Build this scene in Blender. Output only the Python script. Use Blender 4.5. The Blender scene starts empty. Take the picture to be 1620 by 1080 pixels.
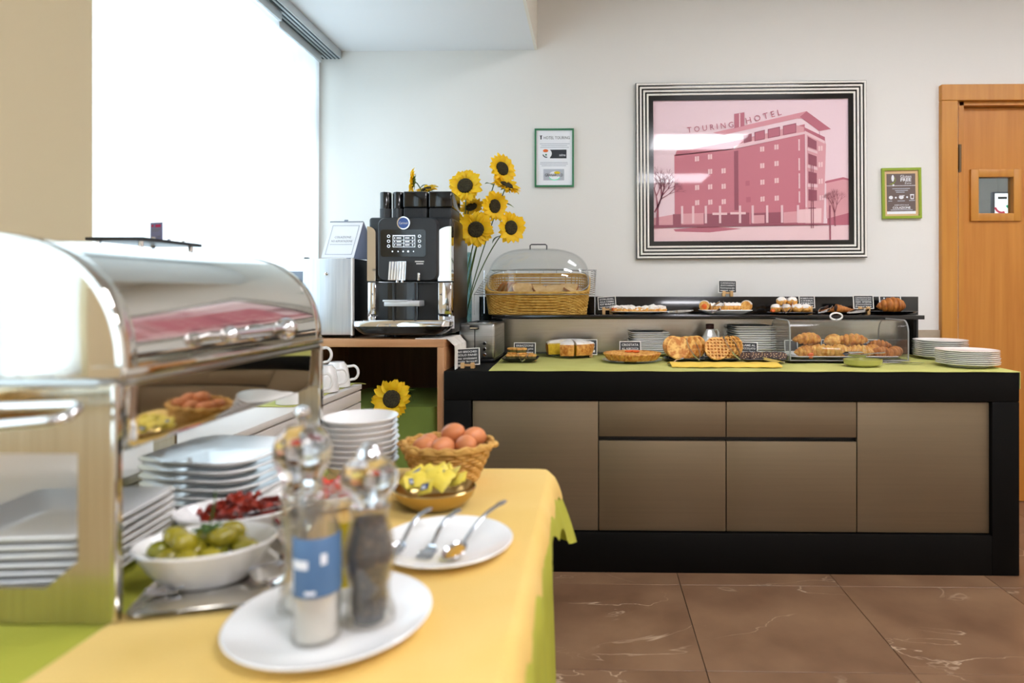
import bpy, bmesh, math, random
from mathutils import Vector, Matrix, noise as mnoise

random.seed(11)
scene = bpy.context.scene
COL = scene.collection
PI = math.pi

# ------------------------------------------------------------------ camera
H, FPX, YAW, PX, PY = 1.15, 1000.0, math.radians(1.15), 918.0, 464.0
cam_d = bpy.data.cameras.new('camera')
cam_d.sensor_width = 36.0
cam_d.lens = FPX / 1620.0 * 36.0
cam_d.shift_x = (810.0 - PX) / 1620.0
cam_d.shift_y = -(540.0 - PY) / 1620.0
cam_d.clip_start = 0.05
cam_d.dof.use_dof = True
cam_d.dof.focus_distance = 2.9
cam_d.dof.aperture_fstop = 2.2
cam = bpy.data.objects.new('camera', cam_d)
cam.location = (0, 0, H)
cam.rotation_euler = (PI / 2, 0, YAW)
COL.objects.link(cam)
scene.camera = cam

# ------------------------------------------------------------------ sky, daylight, exposure
world = bpy.data.worlds.new('overcast_sky')
world.use_nodes = True
scene.world = world
bg = world.node_tree.nodes['Background']
bg.inputs[0].default_value = (0.80, 0.89, 1.0, 1)
bg.inputs[1].default_value = 5.3

def area(name, loc, rot, sx, sy, power, col, portal=False):
    l = bpy.data.lights.new(name, 'AREA')
    l.shape = 'RECTANGLE'; l.size = sx; l.size_y = sy; l.energy = power; l.color = col
    if portal: l.cycles.is_portal = True
    o = bpy.data.objects.new(name, l); o.location = loc; o.rotation_euler = rot
    COL.objects.link(o)
    return o
area('second_window_portal', (-1.72, -0.25, 1.64), (0, -PI / 2, 0), 1.6, 1.85, 1, (1, 1, 1), True)
area('window_daylight_portal', (-1.74, 2.64, 1.64), (0, -PI / 2, 0), 1.6, 1.6, 1, (1, 1, 1), True)

scene.view_settings.view_transform = 'Standard'
scene.view_settings.look = 'None'
scene.view_settings.gamma = 1.0
scene.view_settings.use_curve_mapping = False
scene.view_settings.exposure = 0.12
scene.cycles.use_denoising = True
scene.cycles.max_bounces = 10
scene.cycles.transparent_max_bounces = 24
scene.cycles.sample_clamp_indirect = 6.0
scene.cycles.caustics_reflective = False
scene.cycles.caustics_refractive = False

LAMP_STRENGTH = 11.0          # ceiling panels
# ------------------------------------------------------------------ measuring helpers
_ca, _sa = math.cos(YAW), math.sin(YAW)
def ray(px, py):
    a, b = (px - PX) / FPX, (PY - py) / FPX
    return Vector((_ca * a - _sa, _sa * a + _ca, b))
def atY(px, py, Y):
    d = ray(px, py); t = Y / d.y
    return Vector((d.x * t, Y, H + d.z * t))
def atZ(px, py, z):
    d = ray(px, py); t = (z - H) / d.z
    return Vector((d.x * t, d.y * t, z))
def wx(px, Y): return atY(px, 464, Y).x
def wz(py, Y, px=938): return atY(px, py, Y).z

# ------------------------------------------------------------------ materials
def srgb(h):
    h = h.lstrip('#')
    out = []
    for i in (0, 2, 4):
        c = int(h[i:i + 2], 16) / 255.0
        out.append(c / 12.92 if c <= 0.04045 else ((c + 0.055) / 1.055) ** 2.4)
    return (out[0], out[1], out[2], 1.0)
MATS = {}
def P(name, col, rough=0.5, metal=0.0, var=None, vscale=20.0, vstretch=(1, 1, 1), bump=0.0, bscale=80.0,
      coat=0.0, emit=None, estr=0.0, sss=0.0, spec=0.5, aniso=0.0, transl=0.0, detail=4.0, vlo=0.35, vhi=0.65):
    """principled material; var = second colour mixed in by noise (object coordinates)"""
    m = bpy.data.materials.new(name); m.use_nodes = True
    nt = m.node_tree; b = nt.nodes['Principled BSDF']
    c = srgb(col) if isinstance(col, str) else col
    b.inputs['Base Color'].default_value = c
    b.inputs['Roughness'].default_value = rough
    b.inputs['Metallic'].default_value = metal
    b.inputs['Specular IOR Level'].default_value = spec
    if coat:
        b.inputs['Coat Weight'].default_value = coat; b.inputs['Coat Roughness'].default_value = 0.03
    if aniso: b.inputs['Anisotropic'].default_value = aniso
    if sss:
        b.inputs['Subsurface Weight'].default_value = sss
        b.inputs['Subsurface Radius'].default_value = (0.02, 0.01, 0.005)
        b.inputs['Subsurface Scale'].default_value = 0.3
    if emit:
        b.inputs['Emission Color'].default_value = srgb(emit); b.inputs['Emission Strength'].default_value = estr
    tc = mp = None
    if var or bump:
        tc = nt.nodes.new('ShaderNodeTexCoord'); mp = nt.nodes.new('ShaderNodeMapping')
        nt.links.new(tc.outputs['Object'], mp.inputs[0]); mp.inputs['Scale'].default_value = vstretch
    if var:
        n = nt.nodes.new('ShaderNodeTexNoise'); n.inputs['Scale'].default_value = vscale; n.inputs['Detail'].default_value = detail
        nt.links.new(mp.outputs[0], n.inputs['Vector'])
        r = nt.nodes.new('ShaderNodeMapRange'); r.inputs[1].default_value = vlo; r.inputs[2].default_value = vhi
        nt.links.new(n.outputs['Fac'], r.inputs[0])
        mx = nt.nodes.new('ShaderNodeMix'); mx.data_type = 'RGBA'
        mx.inputs[6].default_value = c; mx.inputs[7].default_value = srgb(var) if isinstance(var, str) else var
        nt.links.new(r.outputs[0], mx.inputs[0]); nt.links.new(mx.outputs[2], b.inputs['Base Color'])
    if bump:
        n2 = nt.nodes.new('ShaderNodeTexNoise'); n2.inputs['Scale'].default_value = bscale; n2.inputs['Detail'].default_value = 4
        nt.links.new(mp.outputs[0], n2.inputs['Vector'])
        bp = nt.nodes.new('ShaderNodeBump'); bp.inputs['Strength'].default_value = bump; bp.inputs['Distance'].default_value = 0.003
        nt.links.new(n2.outputs['Fac'], bp.inputs['Height']); nt.links.new(bp.outputs[0], b.inputs['Normal'])
    if transl:
        tr = nt.nodes.new('ShaderNodeBsdfTranslucent'); tr.inputs[0].default_value = c
        ms = nt.nodes.new('ShaderNodeMixShader'); ms.inputs[0].default_value = transl
        out = nt.nodes['Material Output']
        nt.links.new(b.outputs[0], ms.inputs[1]); nt.links.new(tr.outputs[0], ms.inputs[2]); nt.links.new(ms.outputs[0], out.inputs[0])
    MATS[name] = m
    return m

def clear(name, tint='#ffffff', rough=0.02, ior=1.45, haze=0.0, expo=4.0):
    m = bpy.data.materials.new(name); m.use_nodes = True
    nt = m.node_tree; nt.nodes.remove(nt.nodes['Principled BSDF'])
    out = nt.nodes['Material Output']
    t = nt.nodes.new('ShaderNodeBsdfTransparent'); t.inputs[0].default_value = srgb(tint)
    g = nt.nodes.new('ShaderNodeBsdfGlossy'); g.inputs['Roughness'].default_value = rough
    lw = nt.nodes.new('ShaderNodeLayerWeight'); lw.inputs[0].default_value = 0.5
    pw = nt.nodes.new('ShaderNodeMath'); pw.operation = 'POWER'; pw.inputs[1].default_value = expo
    nt.links.new(lw.outputs['Facing'], pw.inputs[0])
    r0 = ((ior - 1) / (ior + 1)) ** 2
    f = nt.nodes.new('ShaderNodeMath'); f.operation = 'MULTIPLY_ADD'; f.inputs[1].default_value = 0.75; f.inputs[2].default_value = r0
    nt.links.new(pw.outputs[0], f.inputs[0])
    ms = nt.nodes.new('ShaderNodeMixShader')
    nt.links.new(f.outputs[0], ms.inputs[0]); nt.links.new(t.outputs[0], ms.inputs[1]); nt.links.new(g.outputs[0], ms.inputs[2])
    last = ms
    if haze:
        d = nt.nodes.new('ShaderNodeBsdfDiffuse'); d.inputs[0].default_value = (0.9, 0.9, 0.9, 1)
        m2 = nt.nodes.new('ShaderNodeMixShader'); m2.inputs[0].default_value = haze
        nt.links.new(ms.outputs[0], m2.inputs[1]); nt.links.new(d.outputs[0], m2.inputs[2]); last = m2
    nt.links.new(last.outputs[0], out.inputs[0])
    MATS[name] = m
    return m

def wood(name, c1, c2, scale=(30, 30, 2.0), rough=0.4, coat=0.0, bump=0.05):
    m = P(name, c1, rough, var=c2, vscale=1.0, vstretch=scale, coat=coat, detail=6, vlo=0.3, vhi=0.7)
    return m

# ------------------------------------------------------------------ mesh builder
class MB:
    def __init__(s): s.bm = bmesh.new()
    def _x(s, vs, M):
        if M is not None:
            for v in vs: v.co = M @ v.co
    def box(s, x0, y0, z0, x1, y1, z1, bev=0.0, seg=2, M=None):
        r = bmesh.ops.create_cube(s.bm, size=1.0); vs = r['verts']
        for v in vs:
            v.co = Vector((x0 if v.co.x < 0 else x1, y0 if v.co.y < 0 else y1, z0 if v.co.z < 0 else z1))
        if bev:
            before = set(s.bm.verts) - set(vs)
            es = list({e for v in vs for e in v.link_edges})
            bmesh.ops.bevel(s.bm, geom=es, offset=bev, segments=seg, profile=0.5, affect='EDGES')
            vs = [v for v in s.bm.verts if v not in before]
        s._x(vs, M)
        return s
    def faces(s, verts, faces, M=None):
        vs = [s.bm.verts.new(v) for v in verts]
        for f in faces:
            try: s.bm.faces.new([vs[i] for i in f])
            except ValueError: pass
        s._x(vs, M)
        return s
    def loops(s, loops, closed=True, cap0=False, cap1=False, M=None):
        """bridge successive point loops (same length)"""
        n = len(loops[0]); V = []
        for L in loops: V.append([s.bm.verts.new(p) for p in L])
        for a, b in zip(V[:-1], V[1:]):
            for i in range(n if closed else n - 1):
                j = (i + 1) % n
                try: s.bm.faces.new((a[i], a[j], b[j], b[i]))
                except ValueError: pass
        if cap0: s.bm.faces.new(list(reversed(V[0])))
        if cap1: s.bm.faces.new(V[-1])
        s._x([v for L in V for v in L], M)
        return s
    def lathe(s, prof, seg=32, c=(0, 0, 0), sx=1.0, sy=1.0, M=None, a0=0.0, a1=2 * PI):
        full = abs(a1 - a0 - 2 * PI) < 1e-6
        m = seg if full else seg + 1
        rings = []
        for (r, z) in prof:
            if r < 1e-6: rings.append([s.bm.verts.new((c[0], c[1], c[2] + z))])
            else:
                rings.append([s.bm.verts.new((c[0] + sx * r * math.cos(a0 + (a1 - a0) * k / seg), c[1] + sy * r * math.sin(a0 + (a1 - a0) * k / seg), c[2] + z)) for k in range(m)])
        for a, b in zip(rings[:-1], rings[1:]):
            for k in range(seg):
                k2 = (k + 1) % m
                if len(a) == 1 and len(b) == 1: continue
                if len(a) == 1: f = (a[0], b[k2], b[k])
                elif len(b) == 1: f = (a[k], a[k2], b[0])
                else: f = (a[k], a[k2], b[k2], b[k])
                try: s.bm.faces.new(f)
                except ValueError: pass
        s._x([v for R in rings for v in R], M)
        return s
    def tube(s, pts, r, seg=8, closed=False, M=None, flat=1.0):
        pts = [Vector(p) for p in pts]; n = len(pts)
        rr = r if isinstance(r, (list, tuple)) else [r] * n
        loops = []; ref = None
        for i, p in enumerate(pts):
            if closed: t = pts[(i + 1) % n] - pts[i - 1]
            else: t = pts[min(i + 1, n - 1)] - pts[max(i - 1, 0)]
            t.normalize()
            if ref is None:
                ref = Vector((0, 0, 1)) if abs(t.z) < 0.9 else Vector((1, 0, 0))
            u = t.cross(ref)
            if u.length < 1e-5: u = t.cross(Vector((0.3, 1, 0.2)))
            u.normalize(); w = u.cross(t).normalized(); ref = w
            loops.append([p + rr[i] * (math.cos(2 * PI * k / seg) * u + flat * math.sin(2 * PI * k / seg) * w) for k in range(seg)])
        if closed: loops.append(loops[0])
        s.loops(loops, True, not closed, not closed, M)
        return s
    def prism(s, poly, y0, y1, M=None):
        """poly of (x,z), extruded in y"""
        n = len(poly)
        vs = [(x, y0, z) for x, z in poly] + [(x, y1, z) for x, z in poly]
        fs = [list(range(n)), list(reversed(range(n, 2 * n)))] + [(i, i + n, (i + 1) % n + n, (i + 1) % n) for i in range(n)]
        return s.faces(vs, fs, M)
    def blob(s, c, r, sub=3, amp=0.0, fr=1.0, seed=0.0, M=None):
        res = bmesh.ops.create_icosphere(s.bm, subdivisions=sub, radius=1.0)
        for v in res['verts']:
            d = v.co.copy()
            k = 1.0 + (amp * mnoise.noise(d * fr + Vector((seed, seed * 1.7, seed * 0.3))) if amp else 0)
            v.co = Vector((d.x * r[0] * k, d.y * r[1] * k, d.z * r[2] * k)) 
        s._x(res['verts'], M)
        for v in res['verts']: v.co += Vector(c)
        return s
    def grid(s, f, nu, nv, M=None, thick=0.0):
        pts = [[Vector(f(i / nu, j / nv)) for j in range(nv + 1)] for i in range(nu + 1)]
        V = [[s.bm.verts.new(p) for p in row] for row in pts]
        fs = []
        for i in range(nu):
            for j in range(nv):
                fs.append(s.bm.faces.new((V[i][j], V[i + 1][j], V[i + 1][j + 1], V[i][j + 1])))
        if thick:
            bmesh.ops.recalc_face_normals(s.bm, faces=fs)
            bmesh.ops.solidify(s.bm, geom=fs, thickness=thick)
        s._x([v for R in V for v in R], M)
        return s
    def mesh(s, name, mat, smooth=True, ang=40, recalc=True):
        if recalc: bmesh.ops.recalc_face_normals(s.bm, faces=s.bm.faces)
        me = bpy.data.meshes.new(name); s.bm.to_mesh(me); s.bm.free()
        if mat is not None: me.materials.append(MATS[mat] if isinstance(mat, str) else mat)
        if smooth:
            me.polygons.foreach_set('use_smooth', [True] * len(me.polygons))
            try: me.set_sharp_from_angle(angle=math.radians(ang))
            except Exception: pass
        return me
    def build(s, name, mat, parent=None, smooth=True, ang=40, loc=None, rot=None):
        return link(name, s.mesh(name, mat, smooth, ang), parent, loc, rot)

def link(name, me, parent=None, loc=None, rot=None):
    o = bpy.data.objects.new(name, me); COL.objects.link(o)
    if parent is not None: o.parent = parent
    if loc is not None: o.location = loc
    if rot is not None: o.rotation_euler = rot
    return o
def tag(o, label, cat, group=None):
    o['label'] = label; o['category'] = cat
    if group: o['group'] = group
    return o
def thing(name, label, cat, loc=(0, 0, 0), rz=0.0, group=None, rot=None):
    o = bpy.data.objects.new(name, None); COL.objects.link(o)
    o.empty_display_size = 0.05
    o.location = loc; o.rotation_euler = rot if rot else (0, 0, rz)
    return tag(o, label, cat, group)
def struct(name, o):
    o['kind'] = 'structure'; return o
def sbox(name, mat, *a, **k):
    return struct(name, MB().box(*a, **k).build(name, mat, smooth=False))
def copy_tree(o, parent=None):
    c = o.copy(); COL.objects.link(c)
    if parent is not None: c.parent = parent
    for ch in list(o.children):
        copy_tree(ch, c)
    return c
def dup(o, loc=None, rz=None, label=None, rot=None):
    c = copy_tree(o)
    if loc is not None: c.location = loc
    if rz is not None: c.rotation_euler = (0, 0, rz)
    if rot is not None: c.rotation_euler = rot
    if label: c['label'] = label
    return c
def T(x, y, z): return Matrix.Translation((x, y, z))
def R(a, ax): return Matrix.Rotation(a, 4, ax)

_texts = []
def text(body, w, h, name, mat, parent, x, y, z, M=None, fit='both', space=1.0, bold=0.0):
    """flat lettering, upright, facing -y, centred on (x, y, z), fitted into w x h"""
    cu = bpy.data.curves.new(name, 'FONT'); cu.body = body; cu.align_x = 'CENTER'; cu.align_y = 'CENTER'
    cu.resolution_u = 2; cu.space_line = 0.95 * space; cu.offset = bold
    o = bpy.data.objects.new(name, cu); COL.objects.link(o)
    dg = bpy.context.evaluated_depsgraph_get()
    me = bpy.data.meshes.new_from_object(o.evaluated_get(dg))
    bpy.data.objects.remove(o)
    xs = [v.co.x for v in me.vertices]; ys = [v.co.y for v in me.vertices]
    cx, cy = (min(xs) + max(xs)) / 2, (min(ys) + max(ys)) / 2
    sx, sy = w / max(1e-6, max(xs) - min(xs)), h / max(1e-6, max(ys) - min(ys))
    if fit == 'min': sx = sy = min(sx, sy)
    for v in me.vertices:
        p = Vector((x + (v.co.x - cx) * sx, y, z + (v.co.y - cy) * sy))
        v.co = M @ p if M is not None else p
    me.materials.clear(); me.materials.append(MATS[mat])
    return link(name, me, parent)
def flat(polys, name, mat, parent, y, M=None):
    """flat print: polygons of (x,z) at depth y"""
    mb = MB()
    for p in polys: mb.faces([(a, y, b) for a, b in p], [list(range(len(p)))])
    o = mb.build(name, mat, parent, smooth=False)
    if len(polys) > 1: o['kind'] = 'stuff'
    if M is not None: o.data.transform(M)
    return o
def rect(x0, z0, x1, z1): return [(x0, z0), (x1, z0), (x1, z1), (x0, z1)]
def disc(cx, cz, r, n=24, ry=None): return [(cx + r * math.cos(2 * PI * k / n), cz + (ry or r) * math.sin(2 * PI * k / n)) for k in range(n)]
def rrect_pts(hx, hy, r, n=8):
    pts = []
    for cx, cy, a in ((hx - r, hy - r, 0), (-hx + r, hy - r, PI / 2), (-hx + r, -hy + r, PI), (hx - r, -hy + r, 1.5 * PI)):
        for k in range(n + 1):
            t = a + PI / 2 * k / n
            pts.append((cx + r * math.cos(t), cy + r * math.sin(t)))
    return pts
ORD = ['lowest', 'second', 'third', 'fourth', 'fifth', 'sixth', 'seventh', 'eighth', 'ninth', 'tenth', 'eleventh', 'twelfth', 'thirteenth', 'fourteenth']
def stack(proto, n, loc, dz, what, where, group, jit=0.002, rj=0.05):
    for i in range(n):
        o = proto if i == 0 else copy_tree(proto)
        o.location = (loc[0] + random.uniform(-jit, jit), loc[1] + random.uniform(-jit, jit), loc[2] + i * dz)
        o.rotation_euler = (0, 0, proto.rotation_euler.z + random.uniform(-rj, rj))
        pos = 'lowest' if i == 0 else ('topmost' if i == n - 1 else ORD[i] + ' from the bottom')
        tag(o, f'{what}, {pos} {where}', 'plate' if 'plate' in what else 'bowl', group)

# ------------------------------------------------------------------ material library
P('wall_paint', '#e5e4df', 0.7, bump=0.05, bscale=60)
P('pier_paint', '#dfd0ab', 0.7, bump=0.05, bscale=60)
P('beige_paint', '#ebe6da', 0.7, bump=0.05, bscale=60)
P('ceiling_paint', '#e6e8ea', 0.8)
P('grout', '#3a2c22', 0.8)
P('wainscot_tile', '#b7a893', 0.35, var='#a39279', vscale=9)
P('black_laminate', '#090807', 0.55, spec=0.12)
P('black_gloss', '#0a0a0b', 0.12, coat=0.3)
P('black_plastic', '#15171a', 0.35)
P('dark_grey_plastic', '#2a2d31', 0.4)
P('bronze_steel', '#87775f', 0.46, metal=0.7, var='#84745d', vscale=1.0, vstretch=(2, 2, 90), aniso=0.3)
P('brushed_steel', '#b9bab8', 0.30, metal=1.0, var='#a4a5a3', vscale=1.0, vstretch=(3, 3, 140), aniso=0.4)
P('splash_steel', '#d6d3ca', 0.26, metal=1.0, var='#cfcbc0', vscale=1.0, vstretch=(3, 3, 160))
P('mirror_steel', '#d9d6cf', 0.06, metal=1.0)
P('satin_panel_steel', '#cfc6b3', 0.22, metal=1.0, var='#c2b8a2', vscale=1.0, vstretch=(160, 3, 3))
P('chrome', '#e6e6e8', 0.05, metal=1.0)
P('white_metal', '#d9dde2', 0.3, metal=0.6)
P('fridge_door', '#d3d8de', 0.3, metal=0.55, var='#c4cbd3', vscale=1.0, vstretch=(90, 3, 3))
P('porcelain', '#f4f3f0', 0.12, coat=0.3)
P('porcelain_dark', '#17171a', 0.25)
P('glass_sheet', '#dfe9ea', 0.05)
clear('acrylic', '#fbfcfc', 0.03, 1.5)
clear('glass', '#eef4f4', 0.01, 1.5)
clear('vase_glass', '#d3e4e4', 0.02, 1.6)
clear('mill_acrylic', '#f8f6f2', 0.05, 1.6, haze=0.035, expo=2.4)
clear('smoked_plastic', '#5a5d63', 0.08, 1.5, haze=0.02)
wood('door_wood', '#c98736', '#b97526', (26, 26, 1.6), 0.42)
wood('frame_wood', '#c88a35', '#ba7827', (30, 30, 1.6), 0.42)
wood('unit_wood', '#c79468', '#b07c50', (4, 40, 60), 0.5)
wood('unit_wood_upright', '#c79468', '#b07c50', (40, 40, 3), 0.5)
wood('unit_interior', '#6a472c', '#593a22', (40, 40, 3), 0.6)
P('clip_wood', '#d8b27c', 0.6, var='#c79a60', vscale=30)
P('green_cloth', '#adb94c', 0.85, var='#aebf40', vscale=6, bump=0.25, bscale=400, transl=0.12)
P('lime_cloth', '#bdbb44', 0.85, var='#b3b23a', vscale=5, bump=0.25, bscale=400, transl=0.12)
P('olive_cloth', '#7d9440', 0.8, var='#74893a', vscale=5)
P('runner_cloth', '#c4c372', 0.85, var='#bcba66', vscale=8, bump=0.2, bscale=300)
P('yellow_cloth', '#e9c678', 0.85, var='#e5c06c', vscale=6, bump=0.3, bscale=400)
P('napkin_yellow', '#ebc653', 0.85)
P('white_cloth', '#e6e1d8', 0.9, bump=0.3, bscale=200)
P('chest_white', '#e3ddd6', 0.5)
P('wicker', '#d8ab5c', 0.6, var='#b8863a', vscale=60)
P('wicker_bread', '#d3ab55', 0.6, var='#b88a34', vscale=40)
P('chalk_board', '#3b3c3e', 0.7, var='#333436', vscale=20)
P('chalk', '#e9e9e6', 0.8)
P('card_border', '#efece4', 0.7)
P('paper', '#eef1f6', 0.7)
P('print_grey', '#8b9098', 0.8)
P('print_light', '#b9bfc9', 0.8)
P('print_dark', '#34383f', 0.8)
P('ink_black', '#101012', 0.6)
P('egg_shell', '#d88a58', 0.45, var='#cb7844', vscale=14, bump=0.03, bscale=300)
P('bread', '#e2c088', 0.8, var='#cfa466', vscale=30, bump=0.4)
P('crust', '#b87732', 0.6, var='#9c5c22', vscale=25, bump=0.3)
P('pastry_gold', '#e4aa52', 0.45, var='#b86a20', vscale=70, bump=0.35, bscale=120)
P('pastry_light', '#eebd66', 0.5, var='#cb8432', vscale=70, bump=0.3, bscale=120)
P('pastry_brown', '#c27a30', 0.5, var='#8e4c14', vscale=26, bump=0.35, bscale=120)
P('sugar', '#f4efe8', 0.9, var='#e6d6bd', vscale=40, bump=0.4, bscale=200, vlo=0.5, vhi=0.75)
P('cake_yellow', '#e8c22e', 0.8, var='#d8ad20', vscale=60, bump=0.4)
P('jam', '#b65a1d', 0.25, var='#94410f', vscale=40)
P('orange_fruit', '#e2651a', 0.4)
P('choco', '#43281b', 0.6, var='#2d1810', vscale=30, bump=0.3)
P('biscuit_bit', '#c9a67a', 0.7)
P('pancake', '#ecbb66', 0.6, var='#bf7324', vscale=45, bump=0.2, vlo=0.42, vhi=0.6)
P('herb_green', '#3d5a1c', 0.6)
P('petal_yellow', '#ffdc1e', 0.6, var='#fdc60a', vscale=20, transl=0.25)
P('disc_dark', '#1c170c', 0.9, var='#3f3818', vscale=220, bump=0.5, bscale=300)
P('stem_green', '#4f6630', 0.7)
P('leaf_green', '#5f7a2c', 0.6, var='#7d8f33', vscale=12, transl=0.2)
P('leaf_dark', '#445c3c', 0.6)
P('olive_skin', '#a39522', 0.25, var='#857a16', vscale=20, coat=0.3)
P('tomato_dry', '#9a2c16', 0.4, var='#6a170b', vscale=70, bump=0.6)
P('red_pepper', '#d8371a', 0.3, coat=0.3)
P('salt', '#f2f1ee', 0.9, bump=0.4, bscale=400)
P('peppercorn', '#120d0a', 0.6, var='#6d5236', vscale=170, bump=0.8, bscale=300, vlo=0.52, vhi=0.7)
P('label_blue', '#4f7299', 0.5)
P('label_yellow', '#e3c60c', 0.5)
P('packet_yellow', '#e6cf4c', 0.45)
P('packet_blue', '#2c4c8c', 0.45)
P('packet_white', '#e9ebef', 0.45)
P('gold_metal', '#c9ad74', 0.22, metal=1.0)
P('cutlery_steel', '#c9ccd2', 0.14, metal=1.0)
P('curtain_track', '#cfd6da', 0.4, metal=0.2)
P('track_groove', '#4c5a60', 0.6)
P('grey_paint', '#8f97a5', 0.6)
P('window_frame', '#dfe4e6', 0.4)
P('frame_green', '#2f7a52', 0.4)
P('frame_lime', '#8fa62b', 0.4)
P('kraft', '#d9b88c', 0.7)
P('poster_brown', '#6a5b56', 0.5)
P('logo_blue', '#3f5c9c', 0.35)
P('blue_grey', '#7d8694', 0.5)
P('lavender', '#8d93bd', 0.5)
P('magenta', '#cf1763', 0.5)
P('screen_red', '#e2355a', 0.4, emit='#e2355a', estr=0.6)
P('screen_green', '#4fc79c', 0.4, emit='#4fc79c', estr=0.6)
P('screen_white', '#f2f4f6', 0.4, emit='#f4f6fa', estr=1.6)
P('display_glow', '#dfe6ee', 0.4, emit='#dfe8f2', estr=0.8)
P('lamp_panel', '#fff8ee', 0.4, emit='#f8f8ff', estr=LAMP_STRENGTH)
P('lamp_panel_strong', '#fff8ee', 0.4, emit='#f8f8ff', estr=LAMP_STRENGTH * 2.4)
P('lamp_frame', '#e8e8e6', 0.5)
P('hinge_metal', '#6b5a44', 0.35, metal=1.0)
gm = P('solid_acrylic', '#ffffff', 0.03)
gm.node_tree.nodes['Principled BSDF'].inputs['Transmission Weight'].default_value = 1.0
gm.node_tree.nodes['Principled BSDF'].inputs['IOR'].default_value = 1.45
# tinted photograph of the framed print
for nm, c in (('print_sky', '#ecd0d8'), ('print_pale', '#e9c2c9'), ('print_wall', '#c4707f'), ('print_wall_light', '#d99aa2'), ('print_deep', '#93485a'), ('print_roof', '#d48d98'), ('print_window', '#ecc4c8'), ('print_road', '#ecc9cd'), ('print_mid', '#b76274')):
    P(nm, c, 0.5, coat=0.55, var=None)

# floor tile: brown stone with pale veins
def tile_material():
    m = bpy.data.materials.new('stone_tile'); m.use_nodes = True; MATS['stone_tile'] = m
    nt = m.node_tree; b = nt.nodes['Principled BSDF']; N = nt.nodes.new; L = nt.links.new
    tc = N('ShaderNodeTexCoord'); oi = N('ShaderNodeObjectInfo')
    ad = N('ShaderNodeVectorMath'); ad.operation = 'MULTIPLY_ADD'
    cb = N('ShaderNodeCombineXYZ'); L(oi.outputs['Random'], cb.inputs[2])
    L(cb.outputs[0], ad.inputs[0]); ad.inputs[1].default_value = (0, 0, 40); L(tc.outputs['Object'], ad.inputs[2])
    n1 = N('ShaderNodeTexNoise'); n1.inputs['Scale'].default_value = 5; n1.inputs['Detail'].default_value = 8; L(ad.outputs[0], n1.inputs['Vector'])
    cr = N('ShaderNodeValToRGB'); e = cr.color_ramp.elements
    e[0].position = 0.3; e[0].color = srgb('#6d4f39'); e[1].position = 0.7; e[1].color = srgb('#8a6a4f')
    L(n1.outputs['Fac'], cr.inputs[0])
    mp = N('ShaderNodeMapping'); mp.inputs['Scale'].default_value = (1.0, 2.4, 1.0); mp.inputs['Rotation'].default_value = (0, 0, 0.5); L(ad.outputs[0], mp.inputs[0])
    n2 = N('ShaderNodeTexNoise'); n2.inputs['Scale'].default_value = 1.6; n2.inputs['Detail'].default_value = 5; n2.inputs['Distortion'].default_value = 0.7; L(mp.outputs[0], n2.inputs['Vector'])
    s = N('ShaderNodeMath'); s.operation = 'SUBTRACT'; s.inputs[1].default_value = 0.5; L(n2.outputs['Fac'], s.inputs[0])
    ab = N('ShaderNodeMath'); ab.operation = 'ABSOLUTE'; L(s.outputs[0], ab.inputs[0])
    mr = N('ShaderNodeMapRange'); mr.inputs[1].default_value = 0.0; mr.inputs[2].default_value = 0.0055; mr.inputs[3].default_value = 0.75; mr.inputs[4].default_value = 0.0; L(ab.outputs[0], mr.inputs[0])
    n3 = N('ShaderNodeTexNoise'); n3.inputs['Scale'].default_value = 3; L(ad.outputs[0], n3.inputs['Vector'])
    r3 = N('ShaderNodeMapRange'); r3.inputs[1].default_value = 0.45; r3.inputs[2].default_value = 0.62; L(n3.outputs['Fac'], r3.inputs[0])
    mu = N('ShaderNodeMath'); mu.operation = 'MULTIPLY'; L(mr.outputs[0], mu.inputs[0]); L(r3.outputs[0], mu.inputs[1])
    mx = N('ShaderNodeMix'); mx.data_type = 'RGBA'; L(mu.outputs[0], mx.inputs[0]); L(cr.outputs[0], mx.inputs[6]); mx.inputs[7].default_value = srgb('#d8bfa2')
    L(mx.outputs[2], b.inputs['Base Color']); b.inputs['Roughness'].default_value = 0.32
tile_material()

def sheer_material():
    m = bpy.data.materials.new('sheer_curtain'); m.use_nodes = True; MATS['sheer_curtain'] = m
    nt = m.node_tree; nt.nodes.remove(nt.nodes['Principled BSDF']); N = nt.nodes.new; L = nt.links.new
    t = N('ShaderNodeBsdfTranslucent'); t.inputs[0].default_value = (0.93, 0.94, 0.96, 1)
    d = N('ShaderNodeBsdfDiffuse'); d.inputs[0].default_value = (0.9, 0.9, 0.9, 1)
    tr = N('ShaderNodeBsdfTransparent')
    a = N('ShaderNodeMixShader'); a.inputs[0].default_value = 0.72; L(d.outputs[0], a.inputs[1]); L(t.outputs[0], a.inputs[2])
    c = N('ShaderNodeMixShader'); c.inputs[0].default_value = 0.35; L(a.outputs[0], c.inputs[1]); L(tr.outputs[0], c.inputs[2])
    L(c.outputs[0], nt.nodes['Material Output'].inputs[0])
sheer_material()
# ================================================================== the room
YW = 3.50                       # back wall
XL, XR, YF = -1.53, 4.0, -5.0
ZLOW, ZHIGH = 2.50, 3.0
BULK = wx(850, YW)
fl = sbox('floor', 'grout', XL - 0.2, YF - 0.1, -0.06, XR + 0.1, 5.4, -0.004)
TW, TD = 0.625, 0.57
tm = MB().box(0.0012, 0.0012, -0.012, TW - 0.0012, TD - 0.0012, 0.0, bev=0.001, seg=1).mesh('tile', 'stone_tile', smooth=False)
for i in range(-3, 6):
    for j in range(-13, 2):
        o = link('tile', tm, fl, (0.345 + i * TW, 2.503 + j * TD, 0))
sbox('floor_passage', 'grout', 1.9, 3.643, -0.05, 3.4, 5.4, 0.0)

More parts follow.
